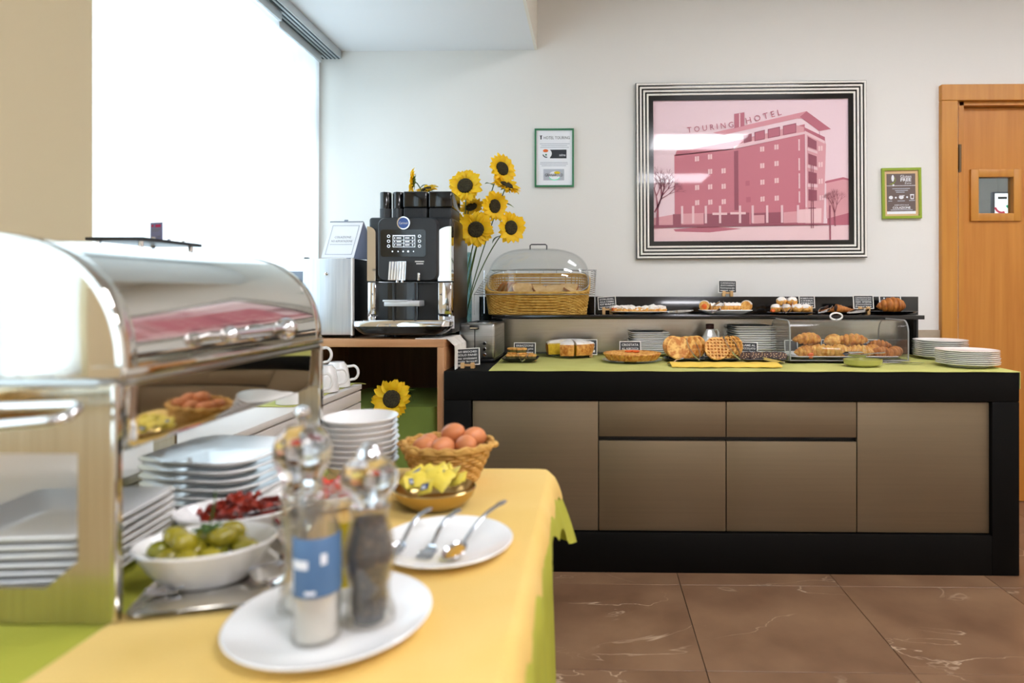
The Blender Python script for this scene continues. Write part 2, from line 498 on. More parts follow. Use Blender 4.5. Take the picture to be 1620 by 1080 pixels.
# back wall with the door opening
DX0, DX1, DZ = wx(1517, YW), 3.0, 2.23
wb = MB()
wb.box(XL - 0.2, YW, 0, DX0, YW + 0.12, 3.1)
wb.box(DX1, YW, 0, XR + 0.1, YW + 0.12, 3.1)
wb.box(DX0, YW, DZ, DX1, YW + 0.12, 3.1)
struct('wall_back', wb.build('wall_back', 'wall_paint', smooth=False))
# left wall: solid pier near, window opening beyond
PY1, XP = 1.79, -1.44
wl = MB()
VY0, VY1 = -1.2, 0.7
wl.box(XP - 0.31, YF - 0.1, 0, XP, VY0, 3.1)
wl.box(XP - 0.31, VY1, 0, XP, PY1, 3.1)
wl.box(XP - 0.31, VY0, 0, XP, VY1, 0.84)
wl.box(XP - 0.31, VY0, 2.46, XP, VY1, 3.1)
struct('wall_pier', wl.build('wall_left_pier', 'pier_paint', smooth=False))
wl = MB()
WY0, WY1, WZ0, WZ1 = 1.84, 3.46, 0.84, 2.46
wl.box(XL - 0.22, PY1, 0, XL, YW, WZ0)
wl.box(XL - 0.22, PY1, WZ1, XL, YW, 3.1)
wl.box(XL - 0.22, PY1, WZ0, XL, WY0, WZ1)
wl.box(XL - 0.22, WY1, WZ0, XL, YW, WZ1)
struct('wall_left', wl.build('wall_left', 'wall_paint', smooth=False))
sbox('wall_right', 'beige_paint', XR, YF - 0.1, 0, XR + 0.1, YW + 0.1, 3.1)
sbox('wall_front', 'beige_paint', XL - 0.3, YF - 0.1, 0, XR + 0.1, YF, 3.1)
# ceilings: low strip along the windows, step, higher ceiling
sbox('ceiling_low', 'ceiling_paint', XL - 0.25, YF, ZLOW, BULK - 0.015, YW, 3.1)
sbox('trim_bulkhead', 'beige_paint', BULK - 0.015, YF, ZLOW, BULK, YW, 3.05)
sbox('ceiling', 'ceiling_paint', BULK - 0.02, YF, ZHIGH, XR + 0.05, YW, ZHIGH + 0.1)

# window
wn = struct('window_1', MB().box(-1.70, WY0, WZ0, -1.64, WY0 + 0.06, WZ1).box(-1.70, WY1 - 0.05, WZ0, -1.64, WY1, WZ1).box(-1.70, WY0, WZ0, -1.64, WY1, WZ0 + 0.06)
            .box(-1.70, WY0, WZ1 - 0.06, -1.64, WY1, WZ1).box(-1.70, 2.62, WZ0, -1.64, 2.68, WZ1).build('window_1', 'window_frame', smooth=False))
for a, b in ((WY0 + 0.05, 2.63), (2.67, WY1 - 0.04)):
    MB().box(-1.672, a, WZ0 + 0.05, -1.667, b, WZ1 - 0.05).build('pane', 'glass', wn, smooth=False)
MB().box(-1.665, 3.30, 1.98, -1.635, 3.45, 2.19, bev=0.004).build('vent_panel', 'grey_paint', wn)
w2 = struct('window_2', MB().box(-1.68, VY0, 0.84, -1.62, VY0 + 0.06, 2.46).box(-1.68, VY1 - 0.06, 0.84, -1.62, VY1, 2.46).box(-1.68, VY0, 0.84, -1.62, VY1, 0.90)
            .box(-1.68, VY0, 2.40, -1.62, VY1, 2.46).box(-1.68, -0.28, 0.84, -1.62, -0.22, 2.46).build('window_2', 'window_frame', smooth=False))
for a, b in ((VY0 + 0.05, -0.27), (-0.23, VY1 - 0.05)):
    MB().box(-1.652, a, 0.89, -1.647, b, 2.41).build('pane', 'glass', w2, smooth=False)
sl = MB().box(XL - 0.2, WY0, WZ0 - 0.03, XL + 0.04, WY1, WZ0, bev=0.004).build('window_sill', 'wainscot_tile', wn)

# curtain panels and their four-groove ceiling track
def panel(y0, y1, x, z0, z1, label, ph):
    t = thing('panel_curtain', label, 'curtain', (x, (y0 + y1) / 2, z0))
    hw = (y1 - y0) / 2
    MB().grid(lambda u, v: (0.006 * math.sin(u * 9 + ph) * (1 - v) + 0.002 * math.sin(u * 31), -hw + 2 * hw * u, v * (z1 - z0)), 60, 12).build('fabric', 'sheer_curtain', t)
    MB().box(-0.006, -hw, -0.004, 0.006, hw, 0.02, bev=0.002).build('hem_bar', 'white_metal', t)
    MB().box(-0.012, -hw, z1 - z0 - 0.03, 0.012, hw, z1 - z0 + 0.012, bev=0.002).build('carrier_bar', 'curtain_track', t)
    return t
panel(1.70, 2.90, -1.452, 0.86, 2.440, 'wide sheer white curtain panel beside the beige pier', 0.3)
panel(2.86, 3.42, -1.492, 0.86, 2.440, 'narrow sheer white curtain panel next to the back wall corner', 1.9)
panel(-1.17, -0.22, -1.515, 0.86, 2.440, 'sheer white curtain panel in the second window, farther from the coffee machine', 0.9)
panel(-0.27, 0.67, -1.545, 0.86, 2.440, 'sheer white curtain panel in the second window, nearer the coffee machine', 2.1)
tr = thing('curtain_track', 'white multi-groove curtain track fixed to the low ceiling', 'curtain track', (-1.455, 2.6, 2.455))
MB().box(-0.055, -0.95, 0.0, 0.055, 0.89, 0.045, bev=0.002).build('rail', 'curtain_track', tr)
for k in range(5):
    x = -0.044 + 0.022 * k
    MB().box(x - 0.003, -0.95, -0.004, x + 0.003, 0.885, 0.004).build('groove', 'track_groove', tr, smooth=False)

# ceiling light panels (real fittings; two of them mirror in the framed picture)
k = 0
names = {(0, 0): 'warm ceiling light panel nearest the back wall above the counter', (0, 1): 'warm ceiling light panel over the buffet tables', (0, 2): 'warm ceiling light panel at the far end of the room by the bulkhead'}
for i, x in enumerate((1.25, 3.1)):
    for j, y in enumerate((1.75, -0.68, -3.08)):
        if i == 1 and j: continue
        lab = ('warm ceiling light panel near the bulkhead, ' if i == 0 else 'warm ceiling light panel near the right wall, ') + ('closest to the framed picture', 'in the middle of its row', 'closest to the wall opposite the picture')[j]
        t = thing('ceiling_light', lab, 'ceiling light', (x, y, ZHIGH - 0.03), 0, 'ceiling light panels')
        MB().box(-0.58, -0.44, 0.0, 0.58, -0.40, 0.03).box(-0.58, 0.40, 0, 0.58, 0.44, 0.03).box(-0.58, -0.4, 0, -0.54, 0.4, 0.03).box(0.54, -0.4, 0, 0.58, 0.4, 0.03).build('frame', 'lamp_frame', t, smooth=False)
        MB().box(-0.54, -0.40, 0.008, 0.54, 0.40, 0.02).build('diffuser', 'lamp_panel' if j == 0 else 'lamp_panel_strong', t, smooth=False)

# stone wainscot piece between counter and door
ws = sbox('trim_wainscot', 'wainscot_tile', wx(1440, YW), YW - 0.012, 0, wx(1487, YW), YW + 0.01, wz(521, YW))

# ------------------------------------------------------------------ door
fx0 = wx(1490, YW - 0.03)
ftop = atY(1500, 133, YW - 0.03).z
jw = wx(1516, YW - 0.03) - fx0
dr = struct('door_1', MB().box(fx0, YW - 0.03, 0, fx0 + jw, YW + 0.01, ftop - jw, bev=0.004).box(fx0, YW - 0.03, ftop - jw, DX1 + jw, YW + 0.01, ftop, bev=0.004)
            .box(DX1, YW - 0.03, 0, DX1 + jw, YW + 0.01, ftop - jw, bev=0.004).build('door_1', 'frame_wood', smooth=False))
YD = YW + 0.035                         # front of the leaf
lx0, lx1, lz1 = wx(1519, YD), DX1 - 0.005, atY(1530, 171, YD).z
MB().box(DX0 - 0.004, YW - 0.005, 0, lx0 - 0.003, YW + 0.10, DZ).box(DX0, YW - 0.005, lz1 + 0.004, DX1, YW + 0.10, DZ + 0.005).box(lx1 + 0.003, YW - 0.005, 0, DX1 + 0.005, YW + 0.1, DZ).build('jamb', 'frame_wood', dr, smooth=False)
hx0, hx1, hz0, hz1 = wx(1546, YD), wx(1602, YD), atY(1570, 338, YD).z, atY(1570, 280, YD).z
lf = MB().box(lx0, YD, 0.006, hx0, YD + 0.04, lz1).box(hx1, YD, 0.006, lx1, YD + 0.04, lz1).box(hx0, YD, 0.006, hx1, YD + 0.04, hz0).box(hx0, YD, hz1, hx1, YD + 0.04, lz1).build('door_leaf', 'door_wood', dr, smooth=False)
bw = 0.042
vf = MB()
for (x0, z0, x1, z1) in ((hx0 - bw, hz0 - bw, hx0 + 0.002, hz1 + bw), (hx1 - 0.002, hz0 - bw, hx1 + bw, hz1 + bw), (hx0, hz0 - bw, hx1, hz0 + 0.002), (hx0, hz1 - 0.002, hx1, hz1 + bw)):
    vf.box(x0, YD - 0.014, z0, x1, YD + 0.002, z1, bev=0.004)
vf.build('vision_frame', 'frame_wood', dr)
MB().box(hx0, YD + 0.018, hz0, hx1, YD + 0.022, hz1).build('pane', 'glass', dr, smooth=False)
hp = atY(1520, 250, YW - 0.01)
MB().tube([(hp.x - 0.002, YW - 0.004, hp.z - 0.075), (hp.x - 0.002, YW - 0.004, hp.z + 0.075)], 0.008, 10).box(hp.x - 0.012, YW - 0.004, hp.z - 0.06, hp.x + 0.012, YW + 0.03, hp.z + 0.06).build('hinge', 'hinge_metal', dr)
MB().tube([(2.93, YD - 0.05, 1.03), (2.80, YD - 0.05, 1.03)], 0.009, 8).tube([(2.93, YD, 1.03), (2.93, YD - 0.05, 1.03)], 0.009, 8).build('door_handle', 'brushed_steel', dr)

# passage behind the door
struct('wall_passage', MB().box(1.85, YW + 0.12, 0, 1.93, 5.4, 2.6).box(1.85, 5.3, 0, 3.45, 5.4, 2.6).box(3.35, YW + 0.12, 0, 3.45, 5.4, 2.6).build('wall_passage', 'wall_paint', smooth=False))
sbox('ceiling_passage', 'ceiling_paint', 1.85, YW + 0.12, 2.6, 3.45, 5.4, 2.7)
t = thing('passage_fill_lamp', 'unseen round lamp added to light the passage behind the door', 'ceiling light', (2.6, 4.4, 2.56))  # out of view, added only to brighten the passage
MB().lathe([(0, 0), (0.13, 0.0), (0.15, 0.02), (0.15, 0.04), (0, 0.04)], 24).build('diffuser', P('passage_fill_glow', '#ffffff', emit='#f2f6ff', estr=26), t)
MB().lathe([(0.15, 0.015), (0.165, 0.015), (0.165, 0.04), (0.15, 0.04)], 24).build('rim', 'lamp_frame', t)
# screen seen through the vision panel
Ys = 4.30
s0, s1 = atY(1571, 338, Ys), atY(1612, 303, Ys)
t = thing('wall_screen', 'white menu screen seen through the door window', 'screen', (s0.x, Ys, s0.z - 0.05))
sw, sh = s1.x - s0.x, s1.z - s0.z + 0.05
MB().box(0, 0, 0, sw, 0.03, sh, bev=0.006).build('casing', 'blue_grey', t)
MB().box(0.012, -0.002, 0.01, sw, 0.002, sh - 0.012).build('display', 'screen_white', t, smooth=False)
def arc(cx, cz, r0, r1, a0, a1, n=10):
    return [(cx + r1 * math.cos(a0 + (a1 - a0) * k / n), cz + r1 * math.sin(a0 + (a1 - a0) * k / n)) for k in range(n + 1)] + [(cx + r0 * math.cos(a1 + (a0 - a1) * k / n), cz + r0 * math.sin(a1 + (a0 - a1) * k / n)) for k in range(n + 1)]
flat([arc(0.055, 0.10, 0.035, 0.05, 3.3, 5.2)], 'print_mark', 'screen_red', t, -0.004)
flat([arc(0.125, 0.125, 0.035, 0.05, 3.6, 5.6)], 'print_mark', 'screen_green', t, -0.004)
flat([rect(0.03, sh - 0.05, 0.09, sh - 0.035)], 'print_mark', 'ink_black', t, -0.004)
MB().box(sw * 0.4, 0.02, -s0.z + 0.05, sw * 0.6, 0.06, 0.02).box(-0.1, -0.1, -s0.z + 0.05, sw + 0.1, 0.16, -s0.z + 0.07).build('floor_stand', 'blue_grey', t, smooth=False)

# ================================================================== breakfast counter
CY0, CY1, CZ = 2.608, 3.44, 0.829
cx0, cx1 = wx(702, CY0), wx(1613, CY0)
def czx(py, px=1100): return atY(px, py, CY0).z
lw = wx(745, CY0) - cx0; rw = cx1 - wx(1570, CY0)
z_top0, z_bot1 = czx(634), czx(844)
ct = thing('buffet_counter', 'long black buffet counter with bronze steel doors under the framed picture', 'counter', (0, 0, 0))
MB().box(cx0, CY0, z_top0, cx1, CY1, CZ, bev=0.004).build('worktop', 'black_laminate', ct)
MB().box(cx0, CY0, 0, cx0 + lw, CY1, z_top0, bev=0.003).build('side_panel', 'black_laminate', ct)
MB().box(cx1 - rw, CY0, 0, cx1, CY1, z_top0, bev=0.003).build('side_panel', 'black_laminate', ct)
MB().box(cx0 + lw, CY0, 0, cx1 - rw, CY1, z_bot1, bev=0.003).build('plinth', 'black_laminate', ct)
MB().box(cx0 + lw, CY0 + 0.045, z_bot1, cx1 - rw, CY1, z_top0).build('carcass', 'black_plastic', ct, smooth=False)
zt, zb = z_top0 - 0.005, z_bot1 + 0.005
zd0, zd1 = czx(699), czx(692)
xs = [cx0 + lw + 0.002, wx(947, CY0), wx(1150, CY0), wx(1358, CY0), cx1 - rw - 0.002]
for i in range(4):
    a, b = xs[i] + 0.002, xs[i + 1] - 0.002
    if i in (0, 3):
        MB().box(a, CY0 + 0.015, zb, b, CY0 + 0.04, zt, bev=0.0015).build('door', 'bronze_steel', ct)
    else:
        MB().box(a, CY0 + 0.015, zb, b, CY0 + 0.04, zd0, bev=0.0015).build('door', 'bronze_steel', ct)
        MB().box(a, CY0 + 0.015, zd1, b, CY0 + 0.04, zt, bev=0.0015).build('drawer', 'bronze_steel', ct)
# upstand, splash panel and glass shelf
SY0, SZ = 3.12, 1.043
uz = wz(469, 3.41, 1100)
MB().box(wx(758, 3.41), 3.41, CZ, wx(1453, 3.41), 3.44, uz, bev=0.002).build('upstand', 'black_gloss', ct)
MB().box(wx(795, 3.40), 3.398, CZ + 0.002, wx(1440, 3.40), 3.41, SZ - 0.018).build('splash_panel', 'splash_steel', ct, smooth=False)
MB().box(wx(778, SY0), SY0, SZ - 0.02, wx(1463, SY0), 3.41, SZ, bev=0.002).build('shelf', 'black_gloss', ct)
for px in (1443,):
    x = wx(px, 3.33)
    MB().box(x - 0.008, 3.30, CZ, x + 0.008, 3.40, SZ - 0.02).build('shelf_support', 'black_laminate', ct, smooth=False)
# runner cloth on the counter
rc = MB()
p0, p1, p2 = atZ(775, 585.5, CZ), atZ(796, 566, CZ), None
def runner(u, v):
    xa = p0.x + (p1.x - p0.x) * v * 1.6
    x = xa + (cx1 + 0.004 - xa) * u
    y = CY0 - 0.003 + (3.36 - CY0) * v
    return (x, y, CZ + 0.0025 + 0.0012 * math.sin(x * 23) * math.sin(y * 19))
rc.grid(runner, 80, 16, thick=0.002)
rc.grid(lambda u, v: (cx1 + 0.004 + 0.003 * math.sin(v * 30) * u, CY0 + 0.0 + (3.36 - CY0) * v, CZ + 0.0025 - 0.07 * u), 6, 30, thick=0.002)
tag(rc.build('table_runner', 'runner_cloth'), 'pale green runner cloth laid along the top of the black counter', 'runner')
CT = CZ + 0.005         # surface that things on the counter stand on

# ================================================================== coffee corner
UY0, UZ = 2.635, wz(537, 2.635, 640)
ux0, ux1 = -1.37, cx0 - 0.004
un = thing('coffee_unit', 'open-front wooden unit carrying the coffee machine', 'cabinet', (0, 0, 0))
MB().box(ux0, UY0, UZ - 0.032, ux1, 3.46, UZ, bev=0.002).build('top', 'unit_wood', un)
MB().box(ux0, UY0, 0, ux0 + 0.03, 3.46, UZ - 0.032, bev=0.002).build('side_panel', 'unit_wood_upright', un)
MB().box(ux1 - 0.03, UY0, 0, ux1, 3.46, UZ - 0.032, bev=0.002).build('side_panel', 'unit_wood_upright', un)
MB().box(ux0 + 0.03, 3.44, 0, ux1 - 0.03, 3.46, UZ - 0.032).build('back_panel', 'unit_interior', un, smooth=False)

def drape(name, mat, x0, y0, x1, y1, z, drop, flare, wave, nfold, rc=0.02, rows=8, corner=0.0, ph=0.0, inner=0.0):
    """cloth over a rectangular top: flat top, hanging sides with folds"""
    hx, hy = (x1 - x0) / 2, (y1 - y0) / 2; cx, cy = (x0 + x1) / 2, (y0 + y1) / 2
    base = []
    pts = rrect_pts(hx, hy, rc, 6)
    # resample evenly
    per = [0.0]
    for i in range(len(pts)):
        a, b = pts[i], pts[(i + 1) % len(pts)]; per.append(per[-1] + math.hypot(b[0] - a[0], b[1] - a[1]))
    Lp = per[-1]; n = max(80, int(Lp / 0.018)); res = []
    j = 0
    for k in range(n):
        s = Lp * k / n
        while per[j + 1] < s: j += 1
        f = (s - per[j]) / max(1e-9, per[j + 1] - per[j]); a, b = pts[j], pts[(j + 1) % len(pts)]
        res.append((a[0] + (b[0] - a[0]) * f, a[1] + (b[1] - a[1]) * f))
    loops = []
    loops.append([(cx + p[0] * 0.985, cy + p[1] * 0.985, z) for p in res])
    edge = 0.006
    for r in range(rows + 1):
        v = r / rows; L = []
        for k, p in enumerate(res):
            a, b = res[k - 1], res[(k + 1) % n]
            nx, ny = b[1] - a[1], -(b[0] - a[0]); l = math.hypot(nx, ny) or 1; nx /= l; ny /= l
            cn = max(0.0, 1.0 - math.hypot(hx - abs(p[0]), hy - abs(p[1])) / 0.22)
            s = Lp * k / n
            w = wave * v * (math.sin(2 * PI * nfold * k / n + ph) + 0.5 * math.sin(2 * PI * (nfold * 2 + 1) * k / n + 2 * ph))
            off = flare * (1 - (1 - v) ** 2) + w + cn * cn * corner * 0.45 * v + inner + edge * min(1, v * 6)
            dr_ = (drop + corner * cn * cn + 0.012 * math.sin(nfold * 1.7 * 2 * PI * k / n)) * v
            L.append((cx + p[0] + nx * off, cy + p[1] + ny * off, z - (edge * (1 - math.sqrt(max(0, 1 - (1 - v) ** 2))) if v < 0.2 else 0) * 0 - dr_ - (0.0015 if r else 0.0)))
        loops.append(L)
    mb = MB(); mb.loops(loops, True, True, False)
    return mb.build(name, mat, ang=70)

bxm = thing('storage_box', 'storage crate hidden by the olive cloth inside the wooden unit', 'box', (-0.92, 2.98, 0))
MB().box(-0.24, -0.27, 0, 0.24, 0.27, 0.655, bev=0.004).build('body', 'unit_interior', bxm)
tag(drape('olive_cloth', 'olive_cloth', -1.165, 2.705, -0.675, 3.255, 0.662, 0.62, 0.004, 0.004, 14, rc=0.012, rows=6), 'olive green cloth covering the crate inside the wooden unit', 'cloth')

# white chest along the window
HX0, HX1, HY0, HY1, HZ = -1.435, -0.955, 0.95, 2.595, 0.775
ch = thing('white_chest', 'low white chest of drawers running along the window', 'chest', (0, 0, 0))
MB().box(HX0, HY0, 0.0, HX1 - 0.022, HY1, HZ - 0.022).build('body', 'chest_white', ch, smooth=False)
MB().box(HX0, HY0, HZ - 0.02, HX1, HY1, HZ, bev=0.002).build('top', 'chest_white', ch)
for k in range(3):
    ya, yb = HY0 + (HY1 - HY0) * k / 3, HY0 + (HY1 - HY0) * (k + 1) / 3
    for zi, (za, zb) in enumerate(((0.07, 0.40), (0.405, HZ - 0.075), (HZ - 0.07, HZ - 0.026))):
        MB().box(HX1 - 0.022, ya + 0.002, za, HX1 - 0.003, yb - 0.002, zb, bev=0.0015).build('drawer', 'chest_white', ch)
hr = MB()
hr.grid(lambda u, v: (HX0 + 0.05 + 0.40 * u, 2.06 + (HY1 - 2.06 + 0.01) * v, HZ + 0.003 + 0.001 * math.sin(v * 40)), 10, 60, thick=0.002)
hr.grid(lambda u, v: (HX0 + 0.05 + 0.40 * u + 0.03 * v * u, HY1 + 0.01 + 0.035 * v, HZ + 0.003 - 0.008 * v * v), 8, 6, thick=0.002)
tag(hr.build('chest_runner', 'runner_cloth'), 'pale green runner under the white cups on the chest', 'runner')

# ================================================================== serving table in front
TZ = 0.75
TX0, TX1, TY0, TY1 = -0.945, wx(870, 1.444), 0.615, 1.440
tb = thing('serving_table', 'serving table hidden under the green and yellow cloths', 'table', (0, 0, 0))
MB().box(TX0 + 0.01, TY0 + 0.01, TZ - 0.04, TX1 - 0.012, TY1 - 0.012, TZ - 0.010, bev=0.004).build('tabletop', 'unit_wood', tb)
for x in (TX0 + 0.06, TX1 - 0.07):
    for y in (TY0 + 0.06, TY1 - 0.07):
        MB().tube([(x, y, 0), (x, y, TZ - 0.04)], 0.018, 12).build('leg', 'brushed_steel', tb)
tag(drape('table_skirt', 'lime_cloth', TX0 + 0.006, TY0 + 0.006, TX1 - 0.008, TY1 - 0.008, TZ - 0.006, 0.70, 0.012, 0.010, 26, rows=12, ph=0.7), 'lime green floor-length cloth skirt around the serving table', 'tablecloth')
tag(drape('green_tablecloth', 'lime_cloth', TX0 + 0.002, TY0, TX1 - 0.003, TY1 - 0.003, TZ - 0.0035, 0.075, 0.022, 0.003, 18, rows=8, corner=0.10, ph=0.2), 'lime green tablecloth with pointed hanging corners, under the yellow cloth', 'tablecloth')
tag(drape('yellow_tablecloth', 'yellow_cloth', -0.586, TY0 - 0.002, TX1, TY1, TZ, 0.042, 0.014, 0.002, 16, rows=5, corner=0.022, ph=1.1), 'golden yellow cloth laid over the green tablecloth', 'tablecloth')
TS = TZ + 0.001
# ================================================================== pictures on the back wall
def frame_bars(mb, x0, z0, x1, z1, w, y0, y1, bev=0.0):
    """four mitred bars"""
    for (a, b, c, d) in (((x0, z0), (x1, z0), (x1 - w, z0 + w), (x0 + w, z0 + w)), ((x1, z0), (x1, z1), (x1 - w, z1 - w), (x1 - w, z0 + w)),
                         ((x1, z1), (x0, z1), (x0 + w, z1 - w), (x1 - w, z1 - w)), ((x0, z1), (x0, z0), (x0 + w, z0 + w), (x0 + w, z1 - w))):
        mb.prism([a, b, c, d], y0, y1)
    return mb
YPIC = YW - 0.002
c = atY(1186.5, 270, YPIC)
S = YPIC / 1000.0
pic = thing('framed_hotel_picture', 'large pink-tinted photograph of a hotel building in a black and white striped frame', 'picture', (c.x, YPIC, c.z), rot=(0, -math.radians(0.35), 0))
hw, hh = 179.5 * S, 138.0 * S
frame_bars(MB(), -hw, -hh, hw, hh, 27.5 * S, -0.022, 0.0).build('frame', 'black_gloss', pic, smooth=False)
for k, off in enumerate((1.2, 6.6, 12.0, 17.4)):
    o_ = off * S
    frame_bars(MB(), -hw + o_, -hh + o_, hw - o_, hh - o_, 2.7 * S, -0.030 + 0.001 * k, -0.021).build('white_band', 'card_border', pic, smooth=False)
MB().box(-hw + 0.09, -0.012, -hh + 0.09, hw - 0.09, -0.004, hh - 0.09).build('backing', 'print_sky', pic, smooth=False)
# the photograph itself, drawn as flat print (points measured on the picture)
def q(cx, cy): return ((cx - 699) * 0.2962 * S, -(cy - 541) * 0.2962 * S)
def Q(*p): return [q(a, b) for a, b in p]
pr = 0.0
layers = [
    ('print_sky', [Q((178, 165), (1216, 165), (1216, 918), (178, 918))]),
    ('print_road', [Q((178, 850), (1216, 838), (1216, 918), (178, 918))]),
    ('print_wall_light', [Q((1096, 600), (1185, 582), (1216, 590), (1216, 790), (1096, 800)), Q((178, 790), (300, 770), (300, 840), (178, 850))]),
    ('print_mid', [Q((1090, 604), (1185, 582), (1216, 592), (1216, 600), (1185, 594), (1090, 614)), Q((290, 850), (480, 835), (650, 850), (480, 868), (300, 862)), Q((1100, 800), (1216, 770), (1216, 835), (1100, 835))]),
    ('print_wall', [Q((297, 455), (610, 425), (985, 352), (985, 830), (297, 830)), Q((310, 432), (400, 425), (640, 380), (985, 300), (985, 352), (610, 430), (300, 460))]),
    ('print_wall_light', [Q((985, 352), (1096, 405), (1080, 830), (985, 830)), Q((660, 380), (940, 305), (980, 315), (980, 352), (660, 410))]),
    ('print_roof', [Q((500, 340), (995, 232), (1122, 328), (1058, 338), (980, 270), (945, 270), (560, 352))]),
    ('print_mid', [Q((995, 232), (1122, 328), (1060, 338), (960, 262)), Q((614, 242), (668, 234), (668, 306), (614, 318)), Q((985, 318), (1090, 370), (1092, 405), (985, 352))]),
    ('print_pale', [Q((985, 335), (1090, 390), (1090, 405), (985, 352)), Q((660, 395), (985, 340), (985, 352), (610, 428), (610, 415)), Q((640, 240), (646, 239), (646, 310), (640, 312))]),
    ('print_deep', [Q((720, 340), (775, 328), (775, 378), (720, 388)), Q((790, 325), (855, 312), (855, 362), (790, 374)), Q((870, 308), (940, 294), (940, 345), (870, 358)), Q((663, 356), (706, 346), (706, 388), (663, 398))]),
    ('print_mid', [Q((724, 344), (771, 333), (771, 374), (724, 383)), Q((794, 329), (851, 317), (851, 358), (794, 370)), Q((874, 312), (936, 299), (936, 341), (874, 354))]),
    ('print_deep', [Q((612, 440), (634, 436), (634, 752), (612, 752)), Q((450, 770), (690, 765), (690, 835), (450, 838)), Q((288, 770), (330, 770), (330, 830), (288, 830)), Q((700, 768), (945, 762), (945, 822), (700, 828))]),
    ('print_wall_light', [Q((335, 768), (450, 765), (450, 822), (335, 824)), Q((870, 765), (945, 760), (945, 820), (870, 822)), Q((705, 780), (770, 778), (770, 822), (705, 824))]),
    ('print_window', [Q((496, 764), (574, 764), (574, 776), (496, 776)), Q((590, 762), (672, 762), (672, 774), (590, 774)), Q((945, 752), (1070, 745), (1068, 822), (945, 822))]),
    ('print_deep', [Q((1000, 366), (1046, 392), (1046, 438), (1000, 420)), Q((1002, 455), (1046, 472), (1046, 525), (1002, 512)), Q((1002, 550), (1046, 560), (1046, 616), (1002, 612)), Q((1002, 645), (1046, 650), (1046, 705), (1002, 704)), Q((1060, 340), (1062, 340), (1062, 372), (1060, 372))]),
    ('print_pale', [Q((998, 425), (1050, 445), (1050, 458), (998, 440)), Q((998, 515), (1050, 530), (1050, 545), (998, 530)), Q((998, 615), (1050, 620), (1050, 636), (998, 632)), Q((950, 380), (958, 380), (958, 440), (950, 440)), Q((950, 480), (958, 480), (958, 545), (950, 545)), Q((950, 560), (958, 560), (958, 640), (950, 640)), Q((950, 655), (958, 655), (958, 715), (950, 715)), Q((985, 352), (995, 357), (995, 740), (985, 740))]),
]
wins = [(416, 478), (485, 468), (760, 430), (835, 420), (485, 546), (556, 543), (760, 518), (835, 507), (416, 630), (485, 627), (556, 625), (760, 605), (835, 597), (416, 710), (485, 708), (556, 706), (760, 694), (835, 690), (1066, 430), (1066, 515), (1066, 603), (1070, 690)]
layers.append(('print_window', [Q((a - 11, b - 12), (a + 11, b - 14), (a + 11, b + 12), (a - 11, b + 14)) for a, b in wins]))
layers.append(('print_mid', [Q((a - 1, b - 14), (a + 1, b - 14), (a + 1, b + 14), (a - 1, b + 14)) for a, b in wins] + [Q((682 - 11, 610 - 12), (693, 596), (693, 622), (671, 624)), Q((674, 684), (698, 682), (698, 710), (674, 712))]))
layers.append(('print_pale', [Q((x, 728), (x + 12, 727), (x + 12, 820), (x, 820)) for x in (330, 388, 455, 530, 635, 702, 778, 856, 940)]))
tw = []
rr = random.Random(3)
def limb(x, y, a, l, w, d):
    x2, y2 = x + l * math.cos(a), y - l * math.sin(a)
    if 180 < min(x, x2) and max(x, x2) < 1214:
        nx, ny = math.sin(a) * w / 2, math.cos(a) * w / 2
        tw.append(Q((x - nx, y - ny), (x + nx, y + ny), (x2 + nx * 0.6, y2 + ny * 0.6), (x2 - nx * 0.6, y2 - ny * 0.6)))
    if d:
        for s in (-1, 1, 0.3):
            limb(x2, y2, a + s * rr.uniform(0.25, 0.6), l * rr.uniform(0.6, 0.8), w * 0.6, d - 1)
limb(205, 830, 1.55, 95, 16, 5); limb(190, 760, 1.1, 80, 8, 4); limb(1140, 840, 1.6, 70, 7, 4)
layers.append(('print_deep', tw))
layers.append(('print_deep', [Q((1014, 480), (1018, 480), (1018, 850), (1014, 850)), Q((1024, 480), (1028, 480), (1028, 850), (1024, 850)), Q((1000, 742), (1040, 742), (1040, 747), (1000, 747)), Q((1110, 730), (1118, 730), (1118, 912), (1110, 912)), Q((178, 828), (1100, 826), (1100, 834), (178, 842))]))
for k, (m, polys) in enumerate(layers):
    flat(polys, 'print_layer', m, pic, -0.0125 - 0.00022 * k)
yt = -0.0125 - 0.00022 * len(layers)
text('T O U R I N G', 245 * 0.2962 * S, 30 * 0.2962 * S, 'lettering', 'print_mid', pic, *(q(487, 312)[0], yt, q(487, 312)[1]), M=T(q(487, 312)[0], 0, q(487, 312)[1]) @ R(math.radians(-6.5), 'Y') @ T(-q(487, 312)[0], 0, -q(487, 312)[1]))
text('H O T E L', 190 * 0.2962 * S, 32 * 0.2962 * S, 'lettering', 'print_mid', pic, *(q(768, 258)[0], yt, q(768, 258)[1]), M=T(q(768, 258)[0], 0, q(768, 258)[1]) @ R(math.radians(-14), 'Y') @ T(-q(768, 258)[0], 0, -q(768, 258)[1]))

